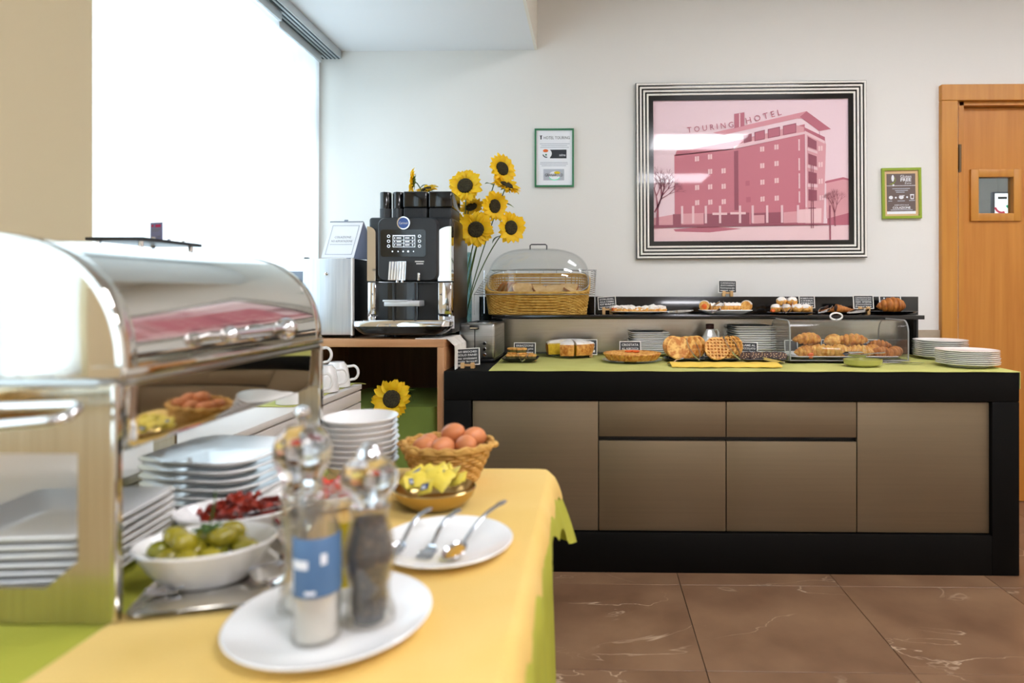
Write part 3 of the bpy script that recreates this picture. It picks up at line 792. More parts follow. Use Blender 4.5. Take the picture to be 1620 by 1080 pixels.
# green framed notice
c = atY(877, 250, YPIC)
nt_ = thing('notice_frame', 'small white notice in a thin green frame beside the sunflowers', 'picture', (c.x, YPIC, c.z))
hw, hh = 31 * S, 46 * S
frame_bars(MB(), -hw, -hh, hw, hh, 2.6 * S, -0.014, 0).build('frame', 'frame_green', nt_, smooth=False)
MB().box(-hw + 0.006, -0.007, -hh + 0.006, hw - 0.006, -0.002, hh - 0.006).build('sheet', 'paper', nt_, smooth=False)
def n(cx, cy): return ((cx - 420) / 9 * S, -(cy - 540) / 9 * S)
text('HOTEL TOURING', 41 * S, 4.6 * S, 'lettering', 'print_dark', nt_, n(455, 255)[0], -0.0075, n(455, 255)[1])
flat([rect(n(222, 278)[0], n(222, 278)[1], n(240, 222)[0], n(240, 222)[1]), rect(n(214, 232)[0], n(214, 232)[1], n(248, 222)[0], n(248, 222)[1])], 'print_mark', 'print_dark', nt_, -0.0075)
flat([rect(*n(a, y + 5), *n(b, y - 4)) for a, b, y in ((215, 640, 340), (235, 605, 366), (222, 628, 392), (220, 610, 606), (215, 615, 628), (240, 590, 652))], 'print_lines', 'print_light', nt_, -0.0075)
flat([rect(*n(360, 548), *n(594, 424))], 'print_mark', 'print_dark', nt_, -0.0075)
flat([disc(*n(318, 480), 7.4 * S)], 'print_mark', 'paper', nt_, -0.0080)
flat([disc(*n(297, 440), 4.2 * S, ry=2.4 * S)], 'print_mark', 'orange_fruit', nt_, -0.0085)
flat([arc(*n(310, 480), 5.0 * S, 6.6 * S, 3.4, 4.9)], 'print_mark', 'print_dark', nt_, -0.0085)
flat([disc(*n(303, 497), 1.4 * S)], 'print_mark', 'frame_green', nt_, -0.0085)
text('zelmo', 10 * S, 4 * S, 'lettering', 'paper', nt_, n(535, 500)[0], -0.0080, n(535, 500)[1])
flat([rect(*n(265, 860), *n(560, 700))], 'print_mark', 'print_light', nt_, -0.0075)
flat([disc(*n(425, 790), 9 * S, ry=6.5 * S)], 'print_mark', 'paper', nt_, -0.0080)
flat([disc(*n(460, 752), 4.8 * S, ry=2.2 * S)], 'print_mark', 'label_yellow', nt_, -0.0085)
flat([arc(*n(425, 770), 9.2 * S, 10.2 * S, 3.7, 5.7)], 'print_mark', 'screen_green', nt_, -0.0085)
text('GRANAROLO', 28 * S, 4.6 * S, 'lettering', 'print_dark', nt_, n(415, 785)[0], -0.0090, n(415, 785)[1], bold=0.01)

# lime framed gluten-free card
c = atY(1425, 306, YPIC)
gf = thing('gluten_free_card', 'brown gluten free breakfast card in a lime green frame near the door', 'picture', (c.x, YPIC, c.z), rot=(0, -math.radians(0.9), 0))
hw, hh = 30.3 * S, 39.5 * S
frame_bars(MB(), -hw, -hh, hw, hh, 3.9 * S, -0.015, 0).build('frame', 'frame_lime', gf, smooth=False)
MB().box(-hw + 0.01, -0.007, -hh + 0.01, hw - 0.01, -0.002, hh - 0.01).build('mount', 'kraft', gf, smooth=False)
def g(cx, cy): return ((cx - 410) / 12 * S, -(cy - 548) / 12 * S)
flat([rect(*g(137, 885), *g(672, 180))], 'print_mark', 'poster_brown', gf, -0.0076)
flat([rect(*g(137, 935), *g(672, 885)), rect(*g(137, 408), *g(672, 400))], 'print_mark', 'paper', gf, -0.0080)
text('Gluten', 17 * S, 4.4 * S, 'lettering', 'paper', gf, g(495, 232)[0], -0.0085, g(495, 232)[1])
text('FREE', 16.5 * S, 5.2 * S, 'lettering', 'paper', gf, g(495, 295)[0], -0.0085, g(495, 295)[1], bold=0.02)
text('Zone', 10.5 * S, 2.6 * S, 'lettering', 'paper', gf, g(533, 358)[0], -0.0085, g(533, 358)[1])
flat([disc(*g(252, 265), 2.2 * S, ry=5.2 * S), disc(*g(262, 395), 1.6 * S)], 'print_mark', 'paper', gf, -0.0085)
flat([arc(*g(215, 290), 6.6 * S, 7.4 * S, -1.9, 0.5), arc(*g(190, 250), 10 * S, 10.8 * S, -1.4, -0.4)], 'print_mark', 'frame_lime', gf, -0.0088)
flat([rect(*g(a, y + 7), *g(b, y - 6)) for a, b, y in ((240, 570, 460), (290, 530, 495), (310, 470, 527), (165, 235, 690), (335, 470, 690), (548, 655, 685), (205, 610, 858))], 'print_lines', 'print_light', gf, -0.0085)
flat([disc(*g(212, 625), 3.2 * S, ry=2.8 * S), disc(*g(303, 628), 1.5 * S), disc(*g(405, 622), 3.8 * S, ry=3.0 * S), disc(*g(513, 622), 1.5 * S), Q and [g(568, 568), g(645, 568), g(636, 662), g(577, 662)], rect(*g(370, 600), *g(465, 586))], 'print_mark', 'paper', gf, -0.0085)
flat([[g(584, 590), g(629, 590), g(625, 646), g(588, 646)]], 'print_mark', 'poster_brown', gf, -0.0090)
text('RISERVATO ALLA', 22 * S, 2.0 * S, 'lettering', 'paper', gf, g(410, 768)[0], -0.0085, g(410, 768)[1])
text('COLAZIONE', 27.5 * S, 3.6 * S, 'lettering', 'paper', gf, g(408, 818)[0], -0.0085, g(408, 818)[1], bold=0.02)

# ================================================================== coffee machine
MYF = 2.74
m_ = MYF / 1000.0
mc = atY(646, 464, MYF)
cm = thing('coffee_machine', 'black and chrome bean-to-cup coffee machine on the wooden unit', 'coffee machine', (mc.x, MYF, UZ))
def mx(px): return (px - 646) * m_
def mz(py): return H + (464 - py) * m_ - UZ
D = 0.36
zg = mz(445)
MB().box(mx(580), 0.02, mz(508), mx(714), D, zg - 0.004, bev=0.006).build('lower_housing', 'black_plastic', cm)
MB().box(mx(580), 0.02, zg + 0.002, mx(714), D, mz(342), bev=0.012, seg=3).build('upper_housing', 'black_plastic', cm)
# chrome side columns
for (a, b) in ((579.5, 593), (693, 714.5)):
    MB().box(mx(a), 0.006, mz(507), mx(b), 0.06, zg - 0.003, bev=0.004).build('chrome_column', 'chrome', cm)
    pts = [(mx(a), zg + 0.002), (mx(b), zg + 0.002), (mx(b), mz(368 if a < 600 else 366))]
    w = mx(b) - mx(a); zc = mz(368)
    cur = [(mx(a) + w * math.cos(t), zc + 0.03 * math.sin(t)) if a < 600 else (mx(b) - w * math.cos(t), zc + 0.03 * math.sin(t)) for t in [PI / 2 * k / 8 for k in range(9)]]
    poly = ([(mx(a), zg + 0.002), (mx(b), zg + 0.002)] + cur) if a < 600 else ([(mx(b), zg + 0.002), (mx(a), zg + 0.002)] + cur)
    MB().prism(poly, 0.004, 0.06).build('chrome_column', 'chrome', cm)
# curved fascia
def fascia(u, v):
    x = mx(599) + (mx(694) - mx(599)) * u
    return (x, -0.012 - 0.02 * math.sin(PI * u) ** 0.6 * (0.6 + 0.4 * v), mz(444) + (mz(344) - mz(444)) * v)
pl = rrect_pts(mx(694) - mx(646.5), (mz(344) - mz(444)) / 2, 0.03, 6)
zc = (mz(344) + mz(444)) / 2
MB().loops([[(mx(646.5) + p[0], 0.03, zc + p[1]) for p in pl], [(mx(646.5) + p[0], -0.010, zc + p[1]) for p in pl], [(mx(646.5) + p[0] * 0.96, -0.018, zc + p[1] * 0.97) for p in pl]], True, True, True).build('fascia', 'dark_grey_plastic', cm)
dp = MB(); pl = rrect_pts((mx(676) - mx(604)) / 2, (mz(363) - mz(406)) / 2, 0.012, 5)
xc, zc = mx(640), (mz(363) + mz(406)) / 2
dp.loops([[(xc + p[0], -0.016, zc + p[1]) for p in pl], [(xc + p[0], -0.0205, zc + p[1]) for p in pl]], True, True, True)
disp = dp.build('display_panel', 'black_gloss', cm)
# white menu grid on the display
bars = [rect(mx(623.5), mz(391), mx(624.2), mz(372)), rect(mx(658.3), mz(391), mx(659), mz(372)), rect(mx(623.5), mz(391), mx(659), mz(390.3)), rect(mx(623.5), mz(373.6), mx(659), mz(372)), rect(mx(640.6), mz(391), mx(641.3), mz(372)), rect(mx(623.5), mz(380), mx(659), mz(379.5)), rect(mx(623.5), mz(385), mx(659), mz(384.5))]
for yy in (376.5, 382, 387.5):
    bars += [rect(mx(629.5), mz(yy + 0.8), mx(637), mz(yy - 0.8)), rect(mx(643), mz(yy + 0.8), mx(650), mz(yy - 0.8)), disc(mx(626.5), mz(yy), 1.1 * m_, 10), disc(mx(655), mz(yy), 1.2 * m_, 10)]
bars += [disc(mx(x), mz(397.7), r * m_, 10) for x, r in ((623, 1.2), (632, 1.1), (640, 1.3), (648, 1.6), (656.5, 1.0))]
flat(bars, 'menu_grid', 'display_glow', disp, -0.0212)
for bx in (617, 666):
    for by in (373.7, 381.5, 389.3):
        MB().lathe([(0.0045, 0), (0.0066, 0), (0.0066, 0.002), (0.0045, 0.002), (0.0045, 0)], 20, M=T(mx(bx), -0.0205, mz(by)) @ R(PI / 2, 'X')).build('button_ring', 'display_glow', disp)
# badge
bd = MB().lathe([(0, 0), (0.028, 0), (0.030, 0.004), (0.028, 0.009), (0.0235, 0.009), (0.0235, 0.007), (0, 0.007)], 36, M=T(mx(641), -0.018, mz(353)) @ R(PI / 2, 'X')).build('badge', 'chrome', cm)
flat([disc(mx(641), mz(353), 0.0234, 32)], 'badge_face', 'logo_blue', bd, -0.0262)
text('Carimali', 0.038, 0.010, 'badge_lettering', 'chalk', bd, mx(641), -0.0268, mz(353))
# spout block with ribs
sp = MB().prism([(mx(625), mz(414.5)), (mx(650.5), mz(414.5)), (mx(649), mz(443.5)), (mx(623), mz(443.5))], -0.075, 0.0).build('spout', 'chrome', cm, smooth=False)
for k in range(6):
    x0 = 625.2 + 4.4 * k; x1 = 623.3 + 4.4 * k
    MB().prism([(mx(x0), mz(415)), (mx(x0 + 2.0), mz(415)), (mx(x1 + 2.0), mz(443)), (mx(x1), mz(443))], -0.082, -0.074).build('rib', 'porcelain', sp, smooth=False)
MB().tube([(mx(634), -0.05, mz(443)), (mx(634), -0.05, mz(447))], 0.006, 12).tube([(mx(642), -0.05, mz(443)), (mx(642), -0.05, mz(447))], 0.006, 12).build('nozzle', 'chrome', sp)
MB().box(mx(664.5), -0.04, mz(444), mx(668.5), -0.028, mz(431.5), bev=0.002).build('hot_water_spout', 'chrome', cm)
flat([rect(mx(658.5), mz(414.5), mx(673), mz(412.7)), rect(mx(660.5), mz(418), mx(672), mz(416.2))], 'warning_label', 'chalk', cm, -0.0186)
# lower recess, drip shelf, tray
MB().prism([(mx(612), mz(446.5)), (mx(660), mz(446.5)), (mx(660), mz(507)), (mx(612), mz(507))], 0.008, 0.02).build('backplate', 'black_gloss', cm, smooth=False)
for px in (622, 656):
    MB().tube([(mx(px), 0.008, mz(447)), (mx(px), 0.008, mz(507))], 0.006, 10).build('guide_rod', 'dark_grey_plastic', cm)
MB().box(mx(616), -0.075, mz(484), mx(671), 0.01, mz(475), bev=0.003).box(mx(614), -0.078, mz(477), mx(652), 0.005, mz(474), bev=0.002).build('cup_shelf', 'white_metal', cm)
pl0 = rrect_pts(mx(723) - mx(646), 0.05, 0.04, 6)
tr_ = MB()
def trayloop(sc, z): return [(p[0] * sc - 0.008, p[1] * sc * (1.0) - 0.04, z) for p in pl0]
tr_.loops([trayloop(0.80, mz(528)), trayloop(0.93, mz(522)), trayloop(1.0, mz(515))], True, True, True).build('drip_tray', 'black_gloss', cm)
MB().loops([trayloop(1.0, mz(515)), trayloop(1.0, mz(508)), trayloop(0.97, mz(507)), trayloop(0.94, mz(510))], True, True, True).build('tray_rim', 'chrome', cm)
MB().box(mx(585), 0.03, mz(528), mx(714), D, mz(507), bev=0.004).build('base', 'black_plastic', cm)
for px in (606, 621, 690):
    MB().lathe([(0, 0), (0.016, 0), (0.014, 0.024), (0, 0.024)], 16, c=(mx(px), 0.06, 0)).build('foot', 'black_plastic', cm)
for px in (600, 700):
    MB().lathe([(0, 0), (0.016, 0), (0.014, 0.024), (0, 0.024)], 16, c=(mx(px), 0.34, 0)).build('foot', 'black_plastic', cm)
MB().box(mx(713.6), 0.05, mz(506), mx(714.8), D - 0.01, mz(346), bev=0.001).build('side_cover', P('side_cover', '#4a3f33', 0.3, metal=0.6), cm)
MB().box(mx(713.5), 0.012, mz(520), mx(718), 0.018, mz(500)).build('side_tag', 'paper', cm, smooth=False)
# hoppers
def hopper_round(px):
    o = MB().lathe([(0, mz(326)), (0.026, mz(326)), (0.026, mz(301)), (0.024, mz(299)), (0, mz(299))], 28, c=(mx(px), 0.08, 0)).build('hopper', 'black_gloss', cm)
    k = MB()
    pts = [(0.0255 + (0.0006 if i % 2 else -0.0004)) for i in range(56)]
    L = lambda z: [(mx(px) + pts[i] * math.cos(2 * PI * i / 56), 0.08 + pts[i] * math.sin(2 * PI * i / 56), z) for i in range(56)]
    k.loops([L(mz(343)), L(mz(326))], True, True, True).build('ribbed_collar', 'dark_grey_plastic', o, smooth=False)
hopper_round(600.5); hopper_round(621.5)
def hopper_box(a, b):
    o = MB().box(mx(a), 0.04, mz(326), mx(b), 0.22, mz(299), bev=0.008, seg=3).build('hopper', 'black_gloss', cm)
    k = MB(); hx = (mx(b) - mx(a)) / 2 - 0.002; xc = (mx(a) + mx(b)) / 2
    k.box(xc - hx, 0.045, mz(343), xc + hx, 0.215, mz(325.5), bev=0.006)
    for i in range(22):
        x = xc - hx + 0.006 + (2 * hx - 0.012) * i / 21
        k.box(x - 0.0012, 0.0435, mz(342.5), x + 0.0012, 0.046, mz(327))
    k.build('ribbed_collar', 'dark_grey_plastic', o)
hopper_box(632.5, 672); hopper_box(674, 712.5)

# ================================================================== milk fridge, tent card, dispenser
FY = 2.70; f_ = FY / 1000
fc = atY(518, 464, FY)
fr = thing('milk_fridge', 'small milk fridge with silver door beside the coffee machine', 'fridge', (fc.x, FY, UZ))
def fx(px): return (px - 518) * f_
def fz(py): return H + (464 - py) * f_ - UZ
FD = 0.34
MB().box(fx(478.5), 0.02, 0.008, fx(558), FD, fz(408), bev=0.004).build('housing', 'black_plastic', fr)
MB().box(fx(479), 0, fz(530), fx(556), 0.019, fz(408.5), bev=0.002).build('door', 'fridge_door', fr)
MB().box(fx(478.2), 0.002, 0.006, fx(479.4), 0.03, fz(407.5)).box(fx(555.8), -0.001, fz(531), fx(558.5), 0.02, fz(407.5)).build('door_edge', 'porcelain', fr, smooth=False)
lk = MB().lathe([(0, 0), (0.0075, 0), (0.0075, 0.004), (0.006, 0.005), (0, 0.005)], 20, M=T(fx(516), 0, fz(433)) @ R(PI / 2, 'X')).build('lock', 'chrome', fr)
MB().box(fx(516) - 0.001, -0.0056, fz(433) - 0.0035, fx(516) + 0.001, -0.0048, fz(433) + 0.0035).build('keyhole', 'ink_black', lk, smooth=False)
MB().box(fx(480), 0.003, fz(408), fx(486), 0.02, fz(406.5)).build('hinge', 'dark_grey_plastic', fr, smooth=False)
for a in (484, 552):
    for yy in (0.04, FD - 0.04):
        MB().lathe([(0, 0), (0.01, 0), (0.01, 0.01), (0, 0.01)], 12, c=(fx(a), yy, 0)).build('foot', 'black_plastic', fr)
# tent card standing on the fridge
FT = FY + 0.02
fz_top = wz(408, FY, 518)
tc_ = thing('tent_card', 'white tent card with grey border standing on the milk fridge', 'sign', (wx(538, FT), FT, fz_top))
tw_, th_ = 52 * FT / 1000, 0.16
lean = Matrix(((1, 0, 0.22, 0), (0, 1, 0, 0), (0, 0, 1, 0), (0, 0, 0, 1)))
Mc = T(-tw_ / 2 - 0.012, 0, 0.002) @ lean @ R(math.radians(-8), 'X')
MB().box(0, 0, 0, tw_, 0.003, th_, M=Mc).build('front_sheet', 'paper', tc_, smooth=False)
MB().faces([(0, 0.002, th_), (tw_, 0.002, th_), (tw_ + 0.03, 0.10, 0), (0.03, 0.10, 0), (0, 0.004, th_), (tw_, 0.004, th_), (tw_ + 0.032, 0.103, 0), (0.032, 0.103, 0)],
           [(0, 1, 2, 3), (4, 5, 6, 7), (1, 2, 6, 5), (0, 3, 7, 4), (0, 1, 5, 4), (2, 3, 7, 6)], M=T(-tw_ / 2 - 0.012 + 0.22 * th_, 0.0, 0.002) @ T(0, math.tan(math.radians(8)) * th_, -0.001)).build('back_sheet', P('paper_blue', '#b4bfdc', 0.6), tc_, smooth=False)
mb = MB()
frame_bars(mb, 0.012, 0.014, tw_ - 0.012, th_ - 0.016, 0.0022, -0.0012, 0.0)
o_ = mb.build('printed_border', 'print_light', tc_, smooth=False); o_.data.transform(Mc)
text('COLAZIONE', 0.072, 0.009, 'lettering', 'print_grey', tc_, tw_ / 2, -0.001, th_ * 0.57, M=Mc)
text('NO ASPORTAZIONE', 0.092, 0.009, 'lettering', 'print_grey', tc_, tw_ / 2, -0.001, th_ * 0.46, M=Mc)
o_ = flat([rect(0.022, th_ * 0.36, tw_ - 0.022, th_ * 0.375)], 'print_lines', 'print_light', tc_, -0.001); o_.data.transform(Mc)
MB().box(-0.004, -0.002, th_ - 0.002, tw_ - 0.002, 0.006, th_ + 0.002, M=Mc).box(tw_ * 0.40, -0.001, th_ + 0.001, tw_ * 0.50, 0.006, th_ + 0.009, M=Mc).build('top_clip', 'blue_grey', tc_, smooth=False)
# blue-grey cup dispenser left of the fridge
cd = thing('cup_dispenser', 'blue-grey box dispenser standing left of the milk fridge', 'dispenser', (-1.305, 2.80, UZ))
MB().box(-0.05, -0.06, 0, 0.05, 0.06, 0.29, bev=0.006).build('body', 'blue_grey', cd)
MB().box(-0.045, -0.063, 0.20, 0.045, -0.058, 0.215).box(-0.045, -0.063, 0.225, 0.045, -0.058, 0.24).build('slot', 'dark_grey_plastic', cd, smooth=False)
# white tea towel over the right edge of the unit
def towel(u, v):
    yb = 2.66 + 0.25 * v
    s = u * 0.30
    wv = 0.006 * math.sin(v * 17) + 0.004 * math.sin(v * 41 + 1)
    if s < 0.13: return (ux1 - 0.13 + s, yb, UZ + 0.003 + 0.001 * math.sin(v * 30))
    d = s - 0.13
    return (ux1 + 0.008 + 0.03 * min(1, d / 0.03) + wv * min(1, d / 0.05), yb - 0.05 * d, UZ + 0.003 - d)
tag(MB().grid(towel, 30, 40, thick=0.003).build('tea_towel', 'white_cloth'), 'crumpled white tea towel hanging over the wooden unit edge beside the toaster', 'towel')

# ================================================================== sunflowers
VX, VY = wx(727, 3.18), 3.18
vz = UZ
vs = MB().lathe([(0, 0), (0.062, 0), (0.062, 0.40), (0.058, 0.40), (0.058, 0.012), (0, 0.012)], 32).build('glass_vase', 'vase_glass', None, loc=(VX, VY, vz))
tag(vs, 'tall clear cylinder vase behind the coffee machine holding the sunflowers', 'vase')
def petal_mesh(L, W, seedv):
    n = 7; rows = []
    for i in range(n + 1):
        t = i / n
        w = W * (math.sin(PI * min(1, t * 0.93 + 0.07)) ** 0.7) * (1 if t < 1 else 0.05)
        if i == n: w = W * 0.06
        zc = 0.10 * L * math.sin(t * PI * 0.9) - 0.10 * L * t * t
        rows.append([(t * L, -w, zc + 0.12 * W), (t * L, 0, zc - 0.10 * W), (t * L, w, zc + 0.12 * W)])
    return MB().loops(rows, closed=False).mesh('petal', 'petal_yellow', ang=80)
PET = [petal_mesh(0.052, 0.0150, 1), petal_mesh(0.048, 0.0140, 2), petal_mesh(0.043, 0.0135, 3)]
DISC = MB().lathe([(0, 0.010), (0.012, 0.011), (0.022, 0.013), (0.030, 0.011), (0.034, 0.004), (0.034, -0.004), (0, -0.006)], 28).mesh('disc', 'disc_dark')
def calyx_mesh():
    mb = MB().lathe([(0, -0.016), (0.014, -0.014), (0.034, -0.005), (0.030, -0.002), (0, -0.003)], 20)
    for k in range(12):
        a = 2 * PI * k / 12
        M = R(a, 'Z')
        mb.faces([(0.026, -0.008, -0.008), (0.026, 0.008, -0.008), (0.052, 0, -0.014), (0.026, 0, -0.011)], [(0, 2, 1), (0, 3, 2), (1, 2, 3), (0, 1, 3)], M)
    return mb.mesh('calyx', 'leaf_green')
CAL = calyx_mesh()
def leaf_mesh(L, W):
    n = 8; rows = []
    for i in range(n + 1):
        t = i / n; w = W * math.sin(PI * (0.06 + 0.94 * t)) ** 0.8 * (1 - 0.35 * t); zc = 0.25 * L * math.sin(t * 2.2) - 0.25 * L * t
        if i == n: w = W * 0.04
        rows.append([(t * L, -w, zc + 0.2 * w), (t * L, 0, zc - 0.05 * w), (t * L, w, zc + 0.2 * w)])
    return MB().loops(rows, closed=False)
LEAF = leaf_mesh(0.085, 0.028).mesh('leaf', 'leaf_green', ang=80)
LEAFD = leaf_mesh(0.075, 0.024).mesh('leaf', 'leaf_dark', ang=80)
def sunflower(px, py, Y, scale, nrm, label, base, leaves=(), bend=0.05, npet=17):
    hc = atY(px, py, Y); base = Vector(base)
    t = thing('sunflower', label, 'flower', base, 0, 'artificial sunflowers')
    nrm = Vector(nrm).normalized()
    quat = nrm.to_track_quat('Z', 'Y')
    scale *= 1.10
    M = Matrix.Translation(hc - base) @ quat.to_matrix().to_4x4() @ Matrix.Scale(scale, 4)
    def add(nm, me, Ml):
        o = link(nm, me, t); o.matrix_local = M @ Ml; return o
    add('disc', DISC, Matrix())
    add('calyx', CAL, Matrix())
    for lay in range(2):
        for k in range(npet):
            a = 2 * PI * (k + 0.5 * lay) / npet + random.uniform(-0.07, 0.07)
            tilt = random.uniform(-0.05, 0.30) + 0.16 * (1 - lay)
            add('petal', random.choice(PET), R(a, 'Z') @ T(0.026, 0, -0.001 - 0.003 * lay) @ R(-tilt, 'Y') @ R(random.uniform(-0.25, 0.25), 'X') @ Matrix.Scale(random.uniform(0.9, 1.08), 4))
    tip = (hc - base) - nrm * 0.012 * scale
    c1 = tip - nrm * bend; c0 = Vector((0, 0, min(0.20, tip.length * 0.55)))
    pts = []
    for k in range(15):
        s = k / 14
        pts.append((1 - s) ** 3 * Vector((0, 0, 0)) + 3 * (1 - s) ** 2 * s * c0 + 3 * (1 - s) * s * s * c1 + s ** 3 * tip)
    MB().tube(pts, 0.0028, 7).build('stem', 'stem_green', t)
    for (s, ang, up, dark, sc) in leaves:
        p = pts[int(s * 14)]
        o = link('leaf', LEAFD if dark else LEAF, t); o.matrix_local = Matrix.Translation(p) @ R(ang, 'Z') @ R(-up, 'Y') @ Matrix.Scale(sc, 4)
    return t
vb = lambda dx, dy: (VX + dx, VY + dy, vz + 0.02)
sunflower(736, 294, 3.05, 1.02, (-0.02, -1, 0.22), 'big sunflower facing forward beside the coffee machine hoppers', vb(0.0, -0.01), [(0.6, -2.6, 0.3, True, 0.8)])
sunflower(794, 267, 3.12, 0.95, (0.62, -0.70, 0.18), 'topmost sunflower of the vase, turned towards the framed notice', vb(0.02, 0.0), [(0.82, 2.6, 0.3, False, 0.7)], 0.06)
sunflower(801, 294, 3.10, 0.90, (0.45, -0.45, 0.85), 'sunflower tilted upwards just below the topmost bloom', vb(0.03, 0.01), [(0.8, 0.1, -0.2, False, 0.9)], 0.05)
sunflower(782, 326, 3.06, 0.92, (0.72, -0.66, -0.10), 'sunflower in profile between the two bottom right blooms and the top', vb(0.02, -0.02), [(0.85, 2.9, 0.1, True, 0.9), (0.9, -0.2, 0.4, False, 0.8)], 0.06)
sunflower(808, 360, 3.06, 0.95, (0.62, -0.76, -0.05), 'rightmost low sunflower hanging towards the bread basket dome', vb(0.035, -0.02), [(0.8, -2.6, -0.7, True, 0.8), (0.9, 0.6, -0.6, False, 0.5)], 0.08)
sunflower(753, 363, 3.00, 1.04, (0.10, -0.98, -0.06), 'lower sunflower facing forward in front of the glass vase', vb(0.01, -0.03), [(0.8, -1.8, -0.8, False, 0.5)], 0.08)
sunflower(653, 287, 3.20, 0.80, (-0.96, -0.22, 0.1), 'sunflower seen edge-on above the coffee machine, facing the window', vb(-0.03, 0.01), [(0.9, 0.2, 0.5, False, 0.5)], 0.05)
sunflower(675, 300, 3.24, 0.72, (-0.2, -0.45, 0.9), 'sunflower peeping up behind the coffee machine hoppers', vb(-0.03, 0.02), [], 0.05)
sunflower(745, 326, 3.20, 0.85, (0.3, -0.3, -0.75), 'drooping sunflower behind the two forward-facing blooms', vb(0.0, 0.03), [], 0.04)
sunflower(722, 352, 3.18, 0.80, (-0.2, -0.8, -0.5), 'sunflower half hidden between the coffee machine side and the vase', vb(-0.02, 0.02), [(0.7, 0.4, 0.2, True, 0.8)], 0.03)
hb = atY(620, 631, 2.66)
sunflower(620, 631, 2.65, 1.02, (-0.03, -1, 0.12), 'single sunflower lying on the olive cloth inside the wooden unit', (hb.x + 0.05, 2.80, 0.672), [(0.5, 0.3, 0.2, False, 0.6), (0.4, 2.6, 0.15, True, 0.9)], 0.03, 17)

# ================================================================== cups on the chest
def make_cup():
    t = thing('cup', 'cup', 'cup', (0, 0, 0), 0, 'white cups on the chest')
    MB().lathe([(0.0385, 0.0), (0.040, 0.0), (0.040, 0.006), (0.037, 0.035), (0.031, 0.066), (0.024, 0.074), (0.022, 0.078), (0, 0.078), (0, 0.074), (0.029, 0.064), (0.0355, 0.034), (0.0385, 0.0)], 32).build('body', 'porcelain', t)
    pts = [(0.030, 0, 0.062)] + [(0.048 + 0.016 * math.cos(a), 0, 0.042 + 0.022 * math.sin(a)) for a in [PI * 0.60 - k * PI * 1.15 / 9 for k in range(10)]] + [(0.036, 0, 0.018)]
    MB().tube(pts, 0.0042, 8).build('handle', 'porcelain', t)
    return t
cups = [(-1.02, 2.50, 0.3, 'at the far end'), (-1.015, 2.375, 0.5, 'second from the far end'), (-1.02, 2.25, 0.2, 'third from the far end'), (-1.02, 2.12, 0.6, 'fourth from the far end'),
        (-1.14, 2.45, 0.4, 'first in the window row'), (-1.14, 2.30, 0.3, 'second in the window row')]
cp0 = make_cup()
for i, (x, y, a, w) in enumerate(cups):
    o = cp0 if i == 0 else copy_tree(cp0)
    o.location = (x, y, HZ + 0.0055); o.rotation_euler = (0, 0, a); o.scale = (1.25, 1.25, 1.25)
    o['label'] = 'white cup turned upside down on the chest, ' + w
# small stacked cup on top of two others
o = copy_tree(cp0); o.location = (-1.02, 2.25, HZ + 0.0055 + 0.078 * 1.25); o.rotation_euler = (0, 0, 0.2); o.scale = (1.2, 1.2, 1.2)
o['label'] = 'white cup stacked on top of the third upside-down cup'

# ================================================================== display stand near the window (behind the chafing dish)
st = thing('display_stand', 'steel display stand with a dark-edged glass shelf by the curtain', 'stand', (-1.20, 1.70, HZ))
zt_ = 1.293 - HZ
MB().box(-0.09, -0.12, zt_ - 0.008, 0.06, 0.12, zt_, bev=0.001).build('shelf', 'dark_grey_plastic', st)
MB().box(-0.08, -0.11, 0.0, 0.05, 0.11, 0.012, bev=0.002).build('base', 'chrome', st)
for x, y in ((-0.07, -0.10), (0.04, -0.10), (-0.07, 0.10), (0.04, 0.10)):
    MB().tube([(x, y, 0.01), (x, y, zt_ - 0.006)], 0.006, 10).build('post', 'chrome', st)
for y in (-0.06, 0.0, 0.06):
    MB().lathe([(0, 0), (0.006, 0), (0.004, 0.005), (0, 0.006)], 12, c=(0.045, y, zt_)).build('stud', 'chrome', st)
tk = thing('table_card', 'small lavender card with a magenta heading on the glass display stand', 'sign', (-1.165, 1.665, 1.2935))
MB().box(-0.023, -0.001, 0, 0.023, 0.001, 0.046).build('card', 'lavender', tk, smooth=False)
flat([rect(-0.018, 0.034, -0.009, 0.040), rect(-0.003, 0.033, 0.018, 0.040)], 'print_mark', 'magenta', tk, -0.0016)
flat([rect(-0.016, 0.026, 0.016, 0.0275), rect(-0.016, 0.022, 0.010, 0.0235), rect(0.004, 0.006, 0.018, 0.009)], 'print_lines', 'print_grey', tk, -0.0016)
tk.rotation_euler = (0, 0, -0.35)
